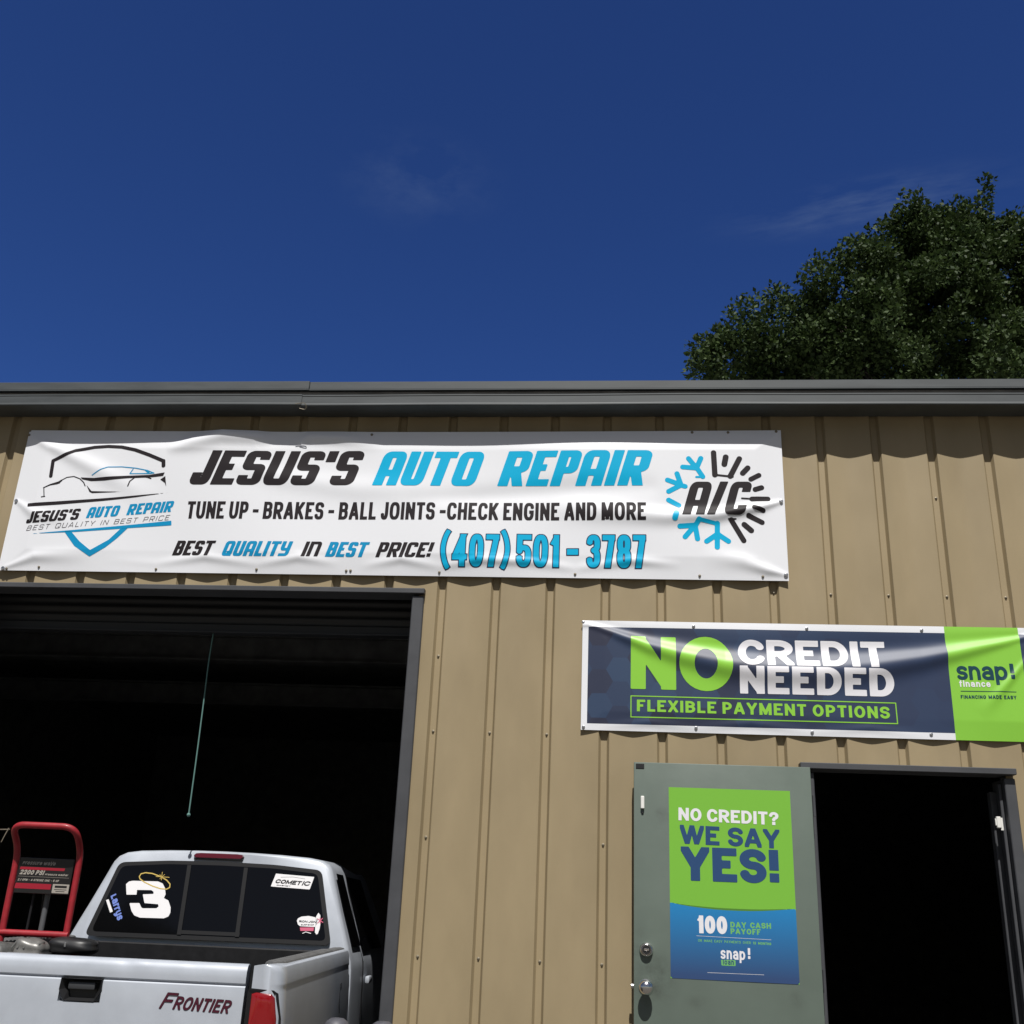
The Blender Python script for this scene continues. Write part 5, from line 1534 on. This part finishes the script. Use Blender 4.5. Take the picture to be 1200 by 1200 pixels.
for (x, z), R_ in zip(bl, br):
    for rep, yo in ((0, rng.uniform(-1.4, -.4)), (1, rng.uniform(.2, 1.6))):
        cen = np.array([x, TY + yo, z - (.12 if rep else 0)])
        n = int(21 * R_ ** 2) + 10
        d = rng.normal(size=(n, 3)); d /= np.linalg.norm(d, axis=1)[:, None]
        rad = R_ * rng.uniform(.45, 1.02, n) ** .7
        for q, rr in zip(d, rad): cl.append((cen + q * rr * np.array([1, 1, .9]), rng.uniform(.16, .42)))
for (x, z) in [(7.83, 16.607), (7.812, 16.294), (7.717, 15.919), (7.562, 15.638), (2.367, 13.341), (3.272, 13.83), (4.32, 14.512), (5.232, 15.359), (6.296, 15.709), (7.313, 15.775), (1.733, 12.771), (1.637, 12.367), (2.674, 13.503), (6.876, 15.829), (2.092, 13.013), (3.825, 14.244), (5.604, 15.549)]:
    cl.append((np.array([x, TY - .4, z]), rng.uniform(.10, .2)))
# uneven, downward reaching sprays below the roof line are hidden but real
for _ in range(46):      # loose sprays breaking the outline
    k_ = rng.integers(0, len(bl)); ang = rng.uniform(.1, 3.0); R_ = br[k_] * rng.uniform(1.0, 1.22)
    cl.append((np.array([bl[k_][0] - math.cos(ang) * R_, TY + rng.uniform(-.8, .4), bl[k_][1] + math.sin(ang) * R_ * .92]), rng.uniform(.08, .16)))
for _ in range(90):
    cl.append((np.array([rng.uniform(2.4, 11), TY + rng.uniform(-2.5, 3), rng.uniform(9.6, 12.4)]), rng.uniform(.2, .4)))
cen = np.array([c for c, r in cl]); rad = np.array([r for c, r in cl])
per = (rad / .25) ** 1.7 * 130
per = np.maximum(per.astype(int), 20)
idx = np.repeat(np.arange(len(cl)), per)
N_ = len(idx)
d = rng.normal(size=(N_, 3)); d /= np.linalg.norm(d, axis=1)[:, None]
pos = cen[idx] + d * (rad[idx] * rng.uniform(.15, 1.0, N_) ** .6)[:, None]
ax = rng.normal(size=(N_, 3)) + d * .9 + np.array([0, 0, .15]); ax /= np.linalg.norm(ax, axis=1)[:, None]
sd = np.cross(ax, rng.normal(size=(N_, 3)) + np.array([0, 0, 1.2])); sd /= np.linalg.norm(sd, axis=1)[:, None] + 1e-9
nr = np.cross(ax, sd)
ln = rng.uniform(.065, .125, N_)[:, None]; wd = ln * rng.uniform(.26, .4, N_)[:, None]
q0 = pos; q1 = pos + ax * ln * .45 + sd * wd + nr * ln * .06; q2 = pos + ax * ln; q3 = pos + ax * ln * .45 - sd * wd + nr * ln * .06
co = np.stack([q0, q1, q2, q3], 1).reshape(-1, 3)
tr0 = [(8.002, 12.13)][0]
TRX = tr0[0] + .6
oak = thing('oak_tree', (TRX, TY + .4, 0))
tag(oak, 'broad dark green tree rising behind the roof at the right', 'tree')
co -= np.array([TRX, TY + .4, 0])
me = bpy.data.meshes.new('crown')
me.vertices.add(len(co)); me.vertices.foreach_set('co', co.ravel().astype(np.float32))
me.loops.add(N_ * 4); me.loops.foreach_set('vertex_index', np.arange(N_ * 4, dtype=np.int32))
me.polygons.add(N_); me.polygons.foreach_set('loop_start', (np.arange(N_) * 4).astype(np.int32))
me.materials.append(M_leaf); me.update(); me.validate()
link(bpy.data.objects.new('crown', me), oak)
bm = bmesh.new()
add_tube(bm, [(0, 0, 0), (.05, .02, 2), (-.05, .05, 5), (.05, 0, 8.2), (0, .05, 10.0)], [.55, .42, .38, .34, .26], 14)
bobj('trunk', bm, M_bark, oak, smooth=True)
bm = bmesh.new()
fork = np.array([0, .05, 8.6])
for i in range(0, len(bl)):
    tgt = np.array([bl[i][0] - TRX, rng.uniform(-.9, .6), bl[i][1]])
    mid = fork * .45 + tgt * .55 + np.array([rng.uniform(-.3, .3), rng.uniform(-.3, .3), -.55])
    pts = fillet_line([tuple(fork + np.array([0, 0, rng.uniform(-.8, 1.2)])), tuple(mid), tuple(tgt)], 1.2, 6)
    add_tube(bm, pts, list(np.linspace(.13, .03, len(pts))), 7)
    for _ in range(4):
        t2 = tgt + rng.normal(size=3) * br[i] * .55; 
        add_tube(bm, fillet_line([tuple(mid * .3 + tgt * .7), tuple((tgt + t2) / 2 + rng.normal(size=3) * .1), tuple(t2)], .3, 3), list(np.linspace(.03, .008, 6))[:6] if False else .016, 5)
bobj('limbs', bm, M_bark, oak, smooth=True)

# unseen tree belt that the truck's glass reflects, added also to block low sky light
def copy_tree(src):
    o = src.copy(); COL.objects.link(o)
    for ch in src.children:
        d = ch.copy(); COL.objects.link(d); d.parent = o
    return o
for x, y, s, rz, lb in ((-13, -30, .95, 1.1, 'dark tree across the yard opposite the bay, behind the viewer at the left'), (-2, -32, .98, 2.6, 'dark tree across the yard straight behind the viewer'),
                    (10, -29, .9, 4.0, 'dark tree across the yard behind the viewer at the right'), (19, -19, .80, 5.2, 'dark tree added out of view at the right of the yard to block sky light')):
    o = copy_tree(oak); o.location = (x, y, 0); o.scale = (s * 1.15, s * 1.15, s); o.rotation_euler = (0, 0, rz)
    o['label'] = lb
    o['group'] = 'trees around the yard'
